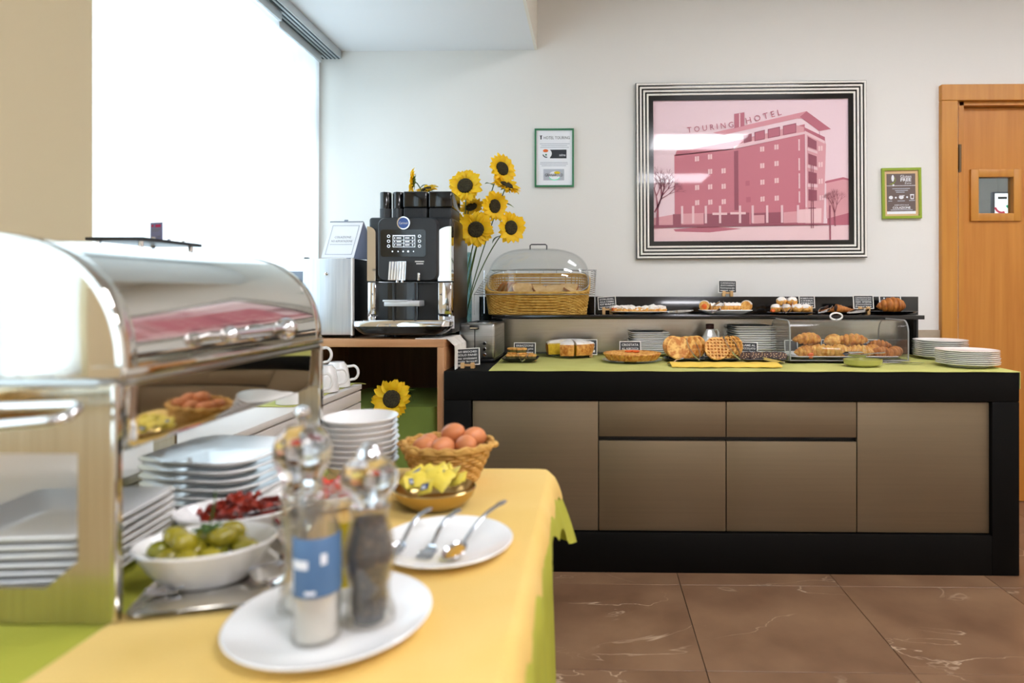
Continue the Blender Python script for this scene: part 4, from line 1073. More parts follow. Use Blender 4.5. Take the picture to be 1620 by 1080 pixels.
# ================================================================== chalkboard signs
def sign(label, px, ptop, pbot, pw, Y, zbase, txt, tilt=0.0, rz=0.0, clip=True, lift=None, small=None):
    """px centre, ptop/pbot card rows in the photo, pw card width in px, stands on zbase"""
    s = Y / 1000.0
    zt, zb = wz(ptop, Y, px), wz(pbot, Y, px)
    zb = max(zb, zbase + 0.012); w, h = pw * s, zt - zb
    t = thing('chalkboard_sign', label, 'sign', (wx(px, Y), Y, zbase), rz, 'chalkboard food signs')
    M = T(0, 0, zb - zbase) @ R(math.radians(tilt), 'Y') @ R(math.radians(-8), 'X')
    MB().box(-w / 2, 0, 0, w / 2, 0.004, h, M=M).build('board', 'chalk_board', t, smooth=False)
    mb = frame_bars(MB(), -w / 2 - 0.001, -0.001, w / 2 + 0.001, h + 0.001, max(0.0035, 0.035 * w), -0.002, 0.0045)
    o = mb.build('border', 'card_border', t, smooth=False); o.data.transform(M)
    if txt:
        if isinstance(txt, str): txt = (txt,)
        k = len(txt); tot = h * 0.80
        for i, line in enumerate(txt):
            if not line: continue
            zc = h / 2 + tot / 2 - tot * (i + 0.5) / k
            text(line, w * 0.80, tot / k * 0.62, 'lettering', 'chalk', t, 0, -0.001, zc, M=M, bold=0.012)
    if small:
        o = flat([disc(w * a, h * b, r * w, 10) for a, b, r in small], 'chalk_dots', 'chalk', t, -0.001); o.data.transform(M)
    zc = zb - zbase
    if clip:
        for sx in (-0.5, 0.5):
            MB().box(sx * w * 0.42 - 0.008, -0.012, 0, sx * w * 0.42 + 0.008, 0.018, zc + 0.010, bev=0.002).build('wooden_foot', 'clip_wood', t)
        MB().box(-w * 0.21, -0.004, max(0.0, zc - 0.006), w * 0.21, 0.008, zc + 0.004, bev=0.001).build('clip_bar', 'clip_wood', t)
    return t
def bz(py, z): return atZ(938, py, z).y       # depth of a foot point at row py on height z

# ================================================================== tongs, servers
def tongs(label, loc, rz, L=0.17, pitch=0.0, mat='cutlery_steel', group='serving tongs', roll=0.0):
    t = thing('serving_tongs', label, 'tongs', loc, 0, group, rot=(roll, pitch, rz))
    for s in (-1, 1):
        pts = []
        for k in range(13):
            u = k / 12
            pts.append((u * L, s * (0.003 + 0.020 * math.sin(PI * min(1, u * 0.9)) ** 0.8), 0.004))
        mb = MB()
        loops = []
        for k, p in enumerate(pts):
            u = k / 12; hgt = 0.006 + 0.006 * math.sin(PI * u) + (0.004 if u > 0.85 else 0)
            loops.append([(p[0], p[1] - 0.0008, p[2] - hgt / 2 + 0.004), (p[0], p[1] + 0.0008, p[2] - hgt / 2 + 0.004), (p[0], p[1] + 0.0008, p[2] + hgt / 2 + 0.004), (p[0], p[1] - 0.0008, p[2] + hgt / 2 + 0.004)])
        mb.loops(loops, True, True, True).build('arm', mat, t)
    MB().tube([(0.002, -0.003, 0.008), (-0.006, 0, 0.008), (0.002, 0.003, 0.008)], 0.003, 8).build('spring_bend', mat, t)
    return t

# ================================================================== plates
def round_plate(r, h=0.016):
    return MB().lathe([(0, 0.003), (r * 0.55, 0.003), (r * 0.58, 0.0), (r * 0.62, 0.0), (r * 0.64, 0.003), (r * 0.80, 0.007), (r * 0.99, h - 0.003), (r, h - 0.001), (r * 0.985, h), (r * 0.80, 0.010), (r * 0.62, 0.0065), (0, 0.0065)], 48)
def square_plate(hx, hy, r, h=0.016, up=0.0, n=6):
    def L(k, z, corner=0.0):
        pts = rrect_pts(hx * k, hy * k, r * k, n)
        return [(p[0], p[1], z + up * (abs(p[0] * p[1]) / (hx * hy)) ** 1.5 * (k if k > 0.9 else 0)) for p in pts]
    return MB().loops([L(0.55, 0.0), L(0.66, 0.002), L(0.985, h - 0.004), L(1.0, h - 0.002), L(0.985, h), L(0.68, 0.0055), L(0.5, 0.005)], True, True, True)
def one(name, mb, mat, loc, rz=0.0):
    o = mb.build(name, mat, None, loc=loc, rot=(0, 0, rz)); return o

# round plate stacks at the right end
cA = atZ(1487, 556, CT)
YA = 3.13
p = one('dinner_plate', round_plate(0.122, 0.017), 'porcelain', (wx(1487, YA), YA, CT))
stack(p, 9, (wx(1487, YA), YA, CT), 0.0093, 'white round plate', 'in the stack nearer the display case', 'plate stack by the display case')
YB = 2.79
p = one('dinner_plate', round_plate(0.124, 0.017), 'porcelain', (0, 0, 0))
stack(p, 8, (wx(1530, YB), YB, CT), 0.0080, 'white round plate', 'in the stack at the counter corner', 'plate stack at the counter corner')
# square dessert plate stacks
YS = 3.27
p = one('dessert_plate', square_plate(0.098, 0.095, 0.02, 0.013, 0.006), 'porcelain', (0, 0, 0))
stack(p, 11, (wx(1026, YS), YS, CT), 0.0104, 'white square plate', 'in the stack behind the jam tart', 'square plate stack behind the tart')
p = one('dessert_plate', square_plate(0.106, 0.098, 0.02, 0.013, 0.006), 'porcelain', (0, 0, 0))
stack(p, 13, (wx(1188, YS), YS, CT), 0.0113, 'white square plate', 'in the tall stack behind the chocolate salami', 'square plate stack behind the salami', jit=0.004)

# ================================================================== toaster
TYF = 2.93; s_ = TYF / 1000
tt = thing('toaster', 'brushed steel two-slot toaster at the left end of the counter', 'toaster', (wx(754.5, TYF), TYF, CZ + 0.002))
tw2, thh, tdd = 28.5 * s_, 0.178, 0.33
MB().box(-tw2, 0, 0.012, tw2, tdd, thh, bev=0.012, seg=3).build('body', 'brushed_steel', tt)
MB().box(-tw2 + 0.006, 0.008, 0, tw2 - 0.006, tdd - 0.008, 0.016, bev=0.003).build('base', 'black_plastic', tt)
for x in (-0.035, 0.035):
    sl_ = MB().box(x - 0.02, 0.05, thh - 0.002, x + 0.02, tdd - 0.04, thh + 0.0025, bev=0.001).build('slot_rim', 'chrome', tt)
    MB().box(x - 0.014, 0.056, thh + 0.001, x + 0.014, tdd - 0.046, thh + 0.004).build('slot', 'ink_black', sl_, smooth=False)
MB().box(-0.010 - 0.002, -0.002, 0.05, -0.010 + 0.002, 0.004, thh - 0.012).build('lever_track', 'ink_black', tt, smooth=False)
lv = MB().box(-0.031, -0.022, thh - 0.026, 0.011, 0.002, thh - 0.006, bev=0.004).build('lever', 'black_plastic', tt)
MB().box(-0.028, -0.0235, thh - 0.0215, 0.008, -0.0215, thh - 0.0165).build('lever_trim', 'chrome', lv, smooth=False)
for z in (0.094, 0.068, 0.042):
    MB().lathe([(0, 0.008), (0.007, 0.008), (0.0085, 0.006), (0.0085, 0), (0, 0)], 18, M=T(0.036, 0.001, z - 0.008) @ R(PI / 2, 'X')).build('knob', 'chrome', tt)

# ================================================================== signs on the counter
Y1 = bz(583, CZ)
sign('chalkboard sign about bread only, leaning in front of the toaster', 740, 551, 577, 38, Y1, CZ + 0.001, ('NO BRIOCHES!', 'SOLO PANE!', 'no croissant', 'only bread!'), tilt=-3)
sign('chalkboard sign reading erbazzone behind the savoury pie', 830, 542, 572, 34, 3.10, CT, ('ERBAZZONE', 'savory pie', 'with greens'))
sign('chalkboard sign reading torta allo yogurt behind the sugared cake', 928, 537, 565, 33, 3.14, CT, ('TORTA', 'ALLO YOGURT', ' - - - '))
sign('chalkboard sign reading crostata behind the jam tart', 997, 540, 566, 33, 3.08, CT, ('CROSTATA', 'ALL ALBICOCCA', 'apricot tart'))
sign('blank-topped chalkboard sign with chalk dots behind the pancakes', 1074, 542, 572, 31, 3.06, CT, None, small=((-0.05, 0.82, 0.03), (-0.35, 0.66, 0.05), (0.28, 0.80, 0.03), (-0.36, 0.5, 0.035)))
sign('chalkboard sign with two chalk words between jug and pancakes', 1101, 539, 566, 21, 3.16, CT, ('MADE', 'GOOD', 'hot'))
sign('chalkboard sign with chalk stars behind the waffles', 1131, 541, 572, 34, 3.05, CT, ('', 'W a f f l e', ''), small=((-0.38, 0.86, 0.03), (0.28, 0.84, 0.04), (-0.12, 0.78, 0.03)))
sign('chalkboard sign reading salame al cioccolato over the chocolate slices', 1182, 541, 566, 32, 2.98, CT, ('SALAME AL', 'CIOCCOLATO', 'chocolate', 'salami'), tilt=2)

# ================================================================== food on the counter
# erbazzone on a black dish
Ye = bz(572, CT)
e = MB()
dk = square_plate(0.082, 0.062, 0.012, 0.016, 0.006).build('black_dish', 'porcelain_dark', None, loc=(wx(824, Ye), Ye, CT))
tag(dk, 'small black rectangular dish under the erbazzone squares', 'dish')
k = 0
for (dx, dy, dz, a) in ((-0.042, -0.01, 0, 0.1), (0.005, -0.02, 0, -0.2), (0.048, -0.008, 0, 0.15), (-0.015, 0.02, 0.002, 0.3), (0.03, 0.022, 0.002, -0.1), (0.0, 0.0, 0.029, 0.4), (-0.035, 0.012, 0.029, -0.3)):
    t = thing('erbazzone_square', ['golden savoury pie square at the bottom of the black dish', 'golden savoury pie square on top of the others'][k > 4], 'pie slice', (wx(824, Ye) + dx, Ye + dy, CT + 0.006 + dz), a, 'erbazzone squares')
    MB().box(-0.024, -0.02, 0, 0.024, 0.02, 0.008, bev=0.003).build('bottom_crust', 'pastry_light', t)
    MB().box(-0.0225, -0.0185, 0.007, 0.0225, 0.0185, 0.020, bev=0.003).build('filling', P('greens_%d' % k, '#7a6a2a', 0.7, var='#4d4a1c', vscale=90), t)
    MB().box(-0.025, -0.021, 0.019, 0.025, 0.021, 0.029, bev=0.004).build('top_crust', 'pastry_light', t)
    k += 1
tongs('steel tongs standing over the erbazzone dish', (wx(826, Ye - 0.08), Ye - 0.075, CT + 0.004), PI / 2, 0.10, -0.5)

# sugared cake with a cut on a glass plate
Yc = bz(563, CT); Xc = wx(903, Yc)
gp = MB().lathe([(0, 0.0), (0.09, 0.0), (0.125, 0.010), (0.126, 0.012), (0.09, 0.004), (0, 0.004)], 40).build('glass_plate', 'glass', None, loc=(Xc, Yc, CT))
tag(gp, 'clear glass plate under the sugared yellow cake', 'plate')
def cake_piece(label, a0, a1, off=0.0, r=0.128, h=0.058):
    am = (a0 + a1) / 2
    t = thing('yogurt_cake', label, 'cake', (Xc + off * math.cos(am), Yc + off * math.sin(am), CT + 0.0115))
    n = max(6, int((a1 - a0) / 0.13))
    full = MB()
    arcp = lambda rr, z: [(rr * math.cos(a0 + (a1 - a0) * i / n), rr * math.sin(a0 + (a1 - a0) * i / n), z) for i in range(n + 1)]
    # outer crust
    MB().loops([arcp(r * 0.93, 0), arcp(r * 0.98, 0.02), arcp(r, h * 0.8), arcp(r * 0.97, h), arcp(r * 0.95, h), arcp(r * 0.95, 0.004)], closed=False).build('crust', 'pastry_gold', t)
    body = MB()
    body.loops([arcp(r * 0.92, 0.0), arcp(r * 0.96, h - 0.003)], closed=False)
    for a in (a0, a1):
        c_, s2 = math.cos(a), math.sin(a)
        body.faces([(0, 0, 0), (r * 0.93 * c_, r * 0.93 * s2, 0), (r * 0.96 * c_, r * 0.96 * s2, h - 0.002), (0, 0, h - 0.002)], [(0, 1, 2, 3)])
    body.faces([(0, 0, 0)] + arcp(r * 0.92, 0), [list(range(n + 2))])
    body.build('crumb', 'cake_yellow', t)
    top = MB(); V = [(0, 0, h + 0.004)]
    for f0, f1, z0, z1 in ((0.985, 0.97, h - 0.008, h + 0.002), (0.97, 0.85, h + 0.002, h + 0.009), (0.85, 0.45, h + 0.009, h + 0.016), (0.45, 0.001, h + 0.016, h + 0.018)):
        top.loops([arcp(r * f0, z0), arcp(r * f1, z1)], closed=False)
    for a in (a0, a1):
        c_, s2 = math.cos(a), math.sin(a)
        top.faces([(0, 0, h - 0.004), (r * 0.985 * c_, r * 0.985 * s2, h - 0.008), (r * 0.97 * c_, r * 0.97 * s2, h + 0.002), (r * 0.85 * c_, r * 0.85 * s2, h + 0.009), (r * 0.45 * c_, r * 0.45 * s2, h + 0.016), (0, 0, h + 0.018)], [(0, 1, 2, 3, 4, 5)])
    top.faces([(0, 0, h - 0.001)] + arcp(r * 0.965, h - 0.002), [list(range(n + 2))])
    top.build('sugar_top', 'sugar', t)
cake_piece('sugar-dusted yellow cake with a wedge cut out on the glass plate', math.radians(-75), math.radians(205))
cake_piece('loose wedge of sugar-dusted yellow cake at the front of the glass plate', math.radians(-112), math.radians(-80), 0.012)

# jam tart
Yt = bz(571, CT); Xt = wx(1000, Yt)
gp = MB().lathe([(0, 0.0), (0.10, 0.0), (0.140, 0.008), (0.141, 0.010), (0.10, 0.004), (0, 0.004)], 40).build('glass_plate', 'glass', None, loc=(Xt, Yt, CT))
tag(gp, 'clear glass plate under the jam tart', 'plate')
t = thing('jam_tart', 'round lattice jam tart with a fluted crust on a glass plate', 'tart', (Xt, Yt, CT + 0.0095))
nf = 120
def flute(r, z): return [((r + 0.003 * math.cos(40 * 2 * PI * i / nf) * (1 if z > 0.002 else 0.5)) * math.cos(2 * PI * i / nf), (r + 0.003 * math.cos(40 * 2 * PI * i / nf)) * math.sin(2 * PI * i / nf), z) for i in range(nf)]
MB().loops([flute(0.115, 0), flute(0.132, 0.028), flute(0.130, 0.032), flute(0.122, 0.031), flute(0.120, 0.022)], True, True, False).build('crust', 'pastry_gold', t)
MB().lathe([(0, 0.023), (0.08, 0.024), (0.122, 0.022), (0.122, 0.019), (0, 0.019)], 48).build('jam', 'jam', t)
for k in range(-3, 4):
    for ang in (0.5, -0.7):
        d = k * 0.034; l = math.sqrt(max(0, 0.122 ** 2 - d * d))
        if l < 0.03: continue
        MB().box(-l, d - 0.005, 0.024 + (0.002 if ang > 0 else 0), l, d + 0.005, 0.029 + (0.002 if ang > 0 else 0), bev=0.002, M=R(ang, 'Z')).build('lattice_strip', 'pastry_light', t)
for (x, y, a) in ((0.0, 0.02, 0.2), (0.02, 0.0, 1.4), (-0.02, 0.0, 2.4)):
    MB().blob((x, y, 0.036), (0.016, 0.008, 0.006), 2, 0.3, 2, a).build('apricot_piece', 'orange_fruit', t)

# pancakes, waffles
Yp = bz(570, CT)
def lean_thing(name, label, cat, px, Y, z, rz, lean, group):
    return thing(name, label, cat, (wx(px, Y), Y, z), 0, group, rot=(lean, 0, rz))
dk = square_plate(0.10, 0.06, 0.02, 0.012, 0.004).build('slate_dish', 'porcelain_dark', None, loc=(wx(1084, Yp), Yp + 0.01, CT)); tag(dk, 'dark slate dish under the pancakes', 'dish')
PC = MB().lathe([(0, 0), (0.048, 0.0), (0.055, 0.004), (0.056, 0.008), (0.052, 0.013), (0.03, 0.0145), (0, 0.014)], 32)
pcm = PC.mesh('pancake', 'pancake')
plist = [(1071, -0.034, 1.15, 0.0, 'pancake facing forward at the left end of the slate dish'), (1084, -0.014, 1.25, -0.35, 'second pancake leaning against the front one'), (1094, 0.006, 1.3, -0.6, 'third pancake leaning in the row'), (1103, 0.026, 1.32, -0.7, 'pancake at the right end of the row beside the waffles'), (1067, 0.030, 1.15, 0.2, 'pancake at the back of the slate dish')]
for px, dy, lean, rz, lab in plist:
    o = link('pancake', pcm, None, (wx(px, Yp), Yp + dy, CT + 0.060), (lean, 0, rz)); tag(o, lab, 'pancake', 'pancakes on the slate dish')
# three golden flat cakes stick out on the left: tart slices, serving paddle
dk = square_plate(0.085, 0.06, 0.02, 0.012, 0.004).build('slate_dish', 'porcelain_dark', None, loc=(wx(1142, Yp), Yp + 0.01, CT)); tag(dk, 'dark slate dish under the waffles', 'dish')
def waffle_mesh():
    mb = MB(); r = 0.056
    mb.lathe([(0, 0.003), (r - 0.004, 0.003), (r - 0.004, 0.0055), (0, 0.0055)], 28)
    for k in range(-3, 4):
        d = k * 0.0158; l = math.sqrt(max(1e-6, r * r - d * d))
        mb.box(-l, d - 0.0026, 0, l, d + 0.0026, 0.0135); mb.box(d - 0.0026, -l, 0, d + 0.0026, l, 0.0133)
    mb.lathe([(r - 0.005, 0), (r, 0.002), (r, 0.010), (r - 0.005, 0.011), (r - 0.005, 0)], 28)
    return mb.mesh('waffle', 'pastry_light')
wfm = waffle_mesh()
for px, dy, lean, rz, lab in ((1131, -0.034, 1.10, 0.0, 'round waffle facing forward at the left of its dish'), (1146, -0.010, 1.2, -0.45, 'second waffle leaning behind the front one'), (1153, 0.008, 1.25, -0.55, 'third waffle in the leaning row'), (1160, 0.028, 1.3, -0.65, 'waffle at the right end next to the chocolate salami')):
    o = link('waffle', wfm, None, (wx(px, Yp), Yp + dy, CT + 0.058), (lean, 0, rz)); tag(o, lab, 'waffle', 'waffles on the slate dish')
tongs('steel tongs lying over the pancakes', (wx(1104, Yp - 0.09), Yp - 0.10, CT + 0.012), PI / 2 + 0.35, 0.13, -0.75)
tongs('steel tongs lying over the waffles', (wx(1169, Yp - 0.09), Yp - 0.10, CT + 0.012), PI / 2 + 0.45, 0.15, -0.75)
# small serving paddle left of the pancakes
t = thing('cake_server', 'small steel cake server between the tart and the pancakes', 'server', (wx(1056, 2.80), 2.80, CT + 0.001), 0.9)
MB().prism([(-0.01, 0), (0.05, 0.022), (0.05, -0.022)], 0, 0.0015, M=R(-PI / 2, 'X') @ T(0, -0.006, 0)).build('blade', 'cutlery_steel', t, smooth=False)
MB().tube([(0.045, 0, 0.005), (0.07, 0, 0.014), (0.13, 0, 0.018)], [0.004, 0.004, 0.006], 8, flat=0.6).build('handle', 'cutlery_steel', t)

# folded yellow napkin in front
y0, y1 = bz(581, CT), bz(575, CT)
xa, xb = wx(1063, y0), wx(1238, y0)
def nap(u, v):
    y = y0 + (y1 - y0 + 0.01) * v
    return (xa + (xb - xa) * u, y, CT + 0.004 + 0.010 * math.sin(PI * v) ** 0.6 + 0.001 * math.sin(u * 40))
tag(MB().grid(nap, 60, 10, thick=0.003).build('folded_napkin', 'napkin_yellow'), 'long folded yellow napkin along the front of the pancakes and waffles', 'napkin')

# chocolate salami
Ysl = bz(574, CT)
dk = square_plate(0.105, 0.055, 0.02, 0.014, 0.012).build('slate_dish', 'porcelain_dark', None, loc=(wx(1208, Ysl), Ysl + 0.02, CT)); tag(dk, 'dark curved dish under the chocolate salami slices', 'dish')
slm = MB().lathe([(0, 0), (0.022, 0), (0.024, 0.003), (0.022, 0.008), (0, 0.008)], 20)
slm = slm.mesh('slice', 'choco')
bits = MB()
for k in range(9):
    a = k * 2.4; r = 0.006 + 0.0016 * k
    bits.blob((r * math.cos(a), r * math.sin(a), 0.0078), (0.003, 0.0024, 0.0014), 1)
bim = bits.mesh('biscuit_pieces', 'biscuit_bit')
for k in range(9):
    x = -0.082 + 0.0205 * k
    t = thing('chocolate_slice', 'dark chocolate salami slice with pale biscuit pieces on the curved dish', 'slice', (wx(1208, Ysl) + x, Ysl + 0.0 + 0.016 * (k % 2), CT + 0.030), 0, 'chocolate salami slices', rot=(0.85, -0.2 + 0.1 * (k % 3), 0.15 * (k % 4) - 0.2))
    link('slice', slm, t); o = link('biscuit_pieces', bim, t); o['kind'] = 'stuff'
tongs('steel tongs lying over the chocolate slices', (wx(1240, Ysl - 0.10), Ysl - 0.09, CT + 0.008), PI * 0.72, 0.13, -0.12)

# white syrup jug
Yj = 3.24; sj = Yj / 1000
t = thing('syrup_jug', 'white syrup jug with brown cap behind the waffle signs', 'jug', (wx(1123, Yj), Yj, CT))
zz = lambda py: wz(py, Yj, 1123) - CT
MB().loops([[(p[0], p[1], z) for p in rrect_pts(k * 0.041, k * 0.03, min(0.02, k * 0.02), 5)] for k, z in ((0.9, 0), (1.0, 0.006), (1.0, zz(540)), (0.9, zz(533)), (0.45, zz(521)), (0.40, zz(519)))], True, True, True).build('body', 'porcelain', t)
MB().lathe([(0.020, zz(520)), (0.021, zz(519)), (0.021, zz(513)), (0.018, zz(512)), (0, zz(512))], 20).build('cap', P('cap_brown', '#4a2420', 0.5), t)
MB().tube([(0.014, 0, zz(521)), (0.036, 0, zz(521)), (0.043, 0, zz(525)), (0.043, 0, zz(538))], 0.005, 8).build('handle', 'porcelain', t)

# ================================================================== croissants and the acrylic case
def croissant_mesh(L, rmax, bend, seed, mat):
    rnd = random.Random(seed); n = 64; pts = []; rr = []
    for i in range(n + 1):
        u = -1 + 2 * i / n
        a = u * bend
        x = L / 2 * (math.sin(a) / math.sin(bend)); y = -L / 2 * (math.cos(a) - math.cos(bend)) / math.sin(bend) * 0.8
        ridge = 0.66 + 0.40 * abs(math.sin(u * 3.5 * PI + 0.5 * PI)) ** 0.45 + 0.02 * rnd.uniform(-1, 1)
        rr.append(max(0.003, rmax * (1 - abs(u) ** 1.9) ** 0.75 * ridge)); pts.append((x, y, rmax * 0.80 * (0.75 + 0.25 * (1 - u * u))))
    return MB().tube(pts, rr, 14).mesh('croissant', mat, ang=60)
CR = [croissant_mesh(0.145, 0.030, 0.75, 1, 'pastry_gold'), croissant_mesh(0.13, 0.032, 0.5, 2, 'pastry_light'), croissant_mesh(0.12, 0.030, 0.35, 3, 'pastry_gold'), croissant_mesh(0.11, 0.026, 0.6, 4, 'pastry_brown')]
Yd = bz(573, CT)
dx0, dx1 = wx(1250, Yd), wx(1437, Yd)
dcx = (dx0 + dx1) / 2; dhw = (dx1 - dx0) / 2; ddp = 0.30; dht = wz(507, Yd, 1340) - CT
t = thing('display_case', 'clear acrylic display case with ring handle covering the croissants', 'display case', (dcx, Yd, CT))
base = square_plate(dhw + 0.012, ddp / 2 + 0.012, 0.02, 0.012)
o = base.build('tray', 'brushed_steel', t, loc=(0, ddp / 2, 0))
# roll-top cover: profile in y-z, swept along x
def prof(off):
    pts = []
    r = 0.07
    y0_, y1_, z1_ = off, ddp - off, dht - off
    pts.append((y0_, 0.010))
    for k in range(9):
        a = PI - (PI / 2) * k / 8
        pts.append((y0_ + r * 0.6 + r * 0.6 * math.cos(a), z1_ - r * 0.8 + r * 0.8 * math.sin(a)))
    for k in range(9):
        a = PI / 2 - (PI / 2) * k / 8
        pts.append((y1_ - r + r * math.cos(a), z1_ - r + r * math.sin(a)))
    pts.append((y1_, 0.010))
    return pts
po, pi_ = prof(0), prof(0.004)
mb = MB()
sec = lambda pr_, x: [(x, a, b) for a, b in pr_]
mb.loops([sec(po, -dhw), sec(po, dhw)], closed=False)
mb.loops([sec(pi_, -dhw), sec(pi_, dhw)], closed=False)
for x in (-dhw, dhw):
    for s2 in (0, 0.004):
        xx = x + (s2 if x < 0 else -s2)
        mb.faces([(xx, a, b) for a, b in po], [list(range(len(po)))])
mb.build('cover', 'acrylic', t, ang=30)
em = MB()
for x in (-dhw, dhw):
    em.tube([(x, a, b) for a, b in po], 0.0035, 6)
em.tube([(-dhw, po[0][0], po[0][1]), (dhw, po[0][0], po[0][1])], 0.003, 6)
em.build('cover_edge', clear('acrylic_edge', '#d5d8d6', 0.1, 1.5, haze=0.25), t)
xr_ = wx(1335, Yd) - dcx
MB().tube([(xr_ + 0.028 * math.cos(a), 0.09, dht + 0.016 + 0.016 * math.sin(a)) for a in [2 * PI * k / 24 for k in range(24)]], 0.0042, 8, closed=True).build('ring_handle', 'porcelain', t)
MB().lathe([(0, 0), (0.008, 0), (0.006, 0.006), (0, 0.006)], 12, c=(xr_, 0.09, dht - 0.002)).build('handle_base', 'chrome', t)
tray = square_plate(dhw - 0.018, ddp / 2 - 0.03, 0.015, 0.020).build('pastry_tray', 'porcelain', None, loc=(dcx - 0.003, Yd + ddp / 2, CT + 0.007)); tag(tray, 'white rectangular tray inside the acrylic case under the croissants', 'tray')
zc_ = CT + 0.021
clist = [(1278, 0.10, 0.055, 0, 0.2, 'plump croissant on top of the heap at the left end of the case'), (1275, 0.06, 0.0, 2, 0.3, 'croissant at the bottom left corner of the case'), (1303, 0.05, 0.0, 1, -0.2, 'croissant lying at the front left of the case tray'), (1318, 0.14, 0.042, 1, 0.7, 'croissant propped in the middle of the heap'), (1328, 0.05, 0.0, 1, 0.1, 'croissant at the front centre of the case tray'), (1350, 0.13, 0.050, 0, -0.3, 'croissant on top of the heap right of the middle'), (1362, 0.06, 0.0, 1, -0.4, 'croissant at the front right of the case tray'), (1380, 0.12, 0.0, 2, 0.3, 'croissant behind the small brown ones'), (1396, 0.07, 0.0, 3, 0.1, 'small brown croissant near the right end of the case'), (1394, 0.15, 0.028, 3, -0.5, 'small brown croissant resting on another one'), (1416, 0.08, 0.0, 3, 0.5, 'small brown croissant at the right end of the case'), (1340, 0.18, 0.0, 2, 0.2, 'croissant at the back of the case tray'), (1290, 0.18, 0.0, 2, -0.2, 'croissant at the back left of the case tray')]
for px, dy, dz, kx, rz, lab in clist:
    o = link('croissant', CR[kx], None, (wx(px, Yd + dy), Yd + dy + 0.02, zc_ + dz), (random.uniform(-0.2, 0.2), random.uniform(-0.12, 0.12), rz)); tag(o, lab, 'croissant', 'croissants in the acrylic case')
MB_ = MB().blob((0, 0, 0.012), (0.014, 0.004, 0.014), 2, 0.3, 2).build('physalis', 'orange_fruit', None, loc=(wx(1287, Yd), Yd + 0.034, CT + 0.018)); tag(MB_, 'orange fruit decoration at the front edge of the white tray', 'fruit')
sign('chalkboard card inside the case behind the left croissants', 1316, 537, 552, 32, Yd + 0.245, CT + 0.016, ('CROISSANT', 'MARMELLATA'), clip=False)
sign('chalkboard card inside the case behind the right croissants', 1373, 537, 552, 34, Yd + 0.245, CT + 0.016, ('CROISSANT', 'INTEGRALE'), clip=False)
sign('pale little card inside the case at its left end', 1252, 538, 560, 20, Yd + 0.262, CT + 0.016, None, clip=False)
# green dish with a steel spoon rest
Yg = bz(578, CT)
gd = MB().lathe([(0, 0.002), (0.060, 0.0), (0.078, 0.010), (0.082, 0.030), (0.080, 0.031), (0.075, 0.012), (0.058, 0.006), (0, 0.006)], 40, sy=0.8).build('green_dish', P('green_glaze', '#a8a757', 0.2, coat=0.4), None, loc=(wx(1365, Yg), Yg, CT)); tag(gd, 'shallow green glazed oval dish in front of the acrylic case', 'dish')
t = thing('serving_tongs', 'broad steel pastry tongs resting in the green dish', 'tongs', (wx(1352, Yg), Yg, CT + 0.036), 0.35, 'serving tongs', rot=(0, 0.02, 0.4))
MB().grid(lambda u, v: (-0.05 + 0.10 * u, -0.022 + 0.044 * v, 0.012 * (1 - math.sin(PI * v)) * 1.0 + 0.008 * (1 - u)), 12, 8, thick=0.0015).build('blade', 'cutlery_steel', t)
MB().grid(lambda u, v: (-0.045 + 0.08 * u, -0.020 + 0.040 * v, 0.020 + 0.008 * math.sin(PI * v)), 10, 8, thick=0.0015).build('blade', 'cutlery_steel', t)
MB().tube([(0.04, 0, 0.012), (0.10, 0, 0.018), (0.17, 0, 0.020)], [0.008, 0.006, 0.008], 8, flat=0.4).build('handle', 'cutlery_steel', t)
t = thing('butter_knife', 'flat steel knife on the runner beside the acrylic case corner', 'knife', (wx(1425, 2.86), 2.86, CT + 0.002), 0.15)
MB().prism([(0, -0.008), (0.09, -0.009), (0.115, 0.0), (0.09, 0.007), (0, 0.006)], 0, 0.0015, M=R(-PI / 2, 'X') @ T(0, -0.003, 0)).build('blade', 'cutlery_steel', t, smooth=False)
MB().tube([(0, 0, 0.004), (-0.05, 0, 0.005), (-0.09, 0, 0.005)], [0.005, 0.006, 0.007], 8, flat=0.5).build('handle', 'cutlery_steel', t)

# ================================================================== upper shelf
ST = SZ + 0.0005
# ---- bread basket, rack and dome
BY0, BY1 = 3.150, 3.365
bcx = wx(850, 3.19)
b_ = thing('bread_basket', 'slanted honey-coloured wicker bread basket at the left of the upper shelf', 'basket', (bcx, (BY0 + BY1) / 2, ST))
hb, ht = 0.245, 0.262
dep = (BY1 - BY0) / 2
def bpt(a, v):
    """perimeter angle a, height v 0..1; back is taller"""
    hx = hb + (ht - hb) * v; hy = dep * (0.90 + 0.10 * v)
    c_, s2 = math.cos(a), math.sin(a); e_ = 0.30
    x = hx * math.copysign(abs(c_) ** e_, c_); y = hy * math.copysign(abs(s2) ** e_, s2)
    top = 0.104 + (0.20 - 0.104) * (y / dep + 1) / 2
    return Vector((x, y, 0.004 + v * top))
wv = MB(); NP = 220; rows = 15
for r in range(rows):
    v = (r + 0.5) / rows
    pts = []
    for k in range(NP):
        a = 2 * PI * k / NP
        p = bpt(a, v); q_ = bpt(a, v); nrm = Vector((p.x / hb ** 2, p.y / dep ** 2, 0)).normalized()
        pts.append(p + nrm * 0.0032 * math.sin(k * 2 * PI * 27 / NP + PI * (r % 2)))
    wv.tube(pts, 0.0042, 5, closed=True)
o = wv.build('weave', 'wicker_bread', b_); o['kind'] = 'stuff'
sk = MB()
for k in range(54):
    a = 2 * PI * (k + 0.5) / 54
    sk.tube([bpt(a, v_) for v_ in (0.0, 0.25, 0.5, 0.75, 1.0)], 0.0030, 5)
o = sk.build('stakes', 'wicker_bread', b_); o['kind'] = 'stuff'
MB().tube([bpt(2 * PI * k / NP, 1.02) for k in range(NP)], 0.0062, 6, closed=True).build('rim', 'wicker_bread', b_)
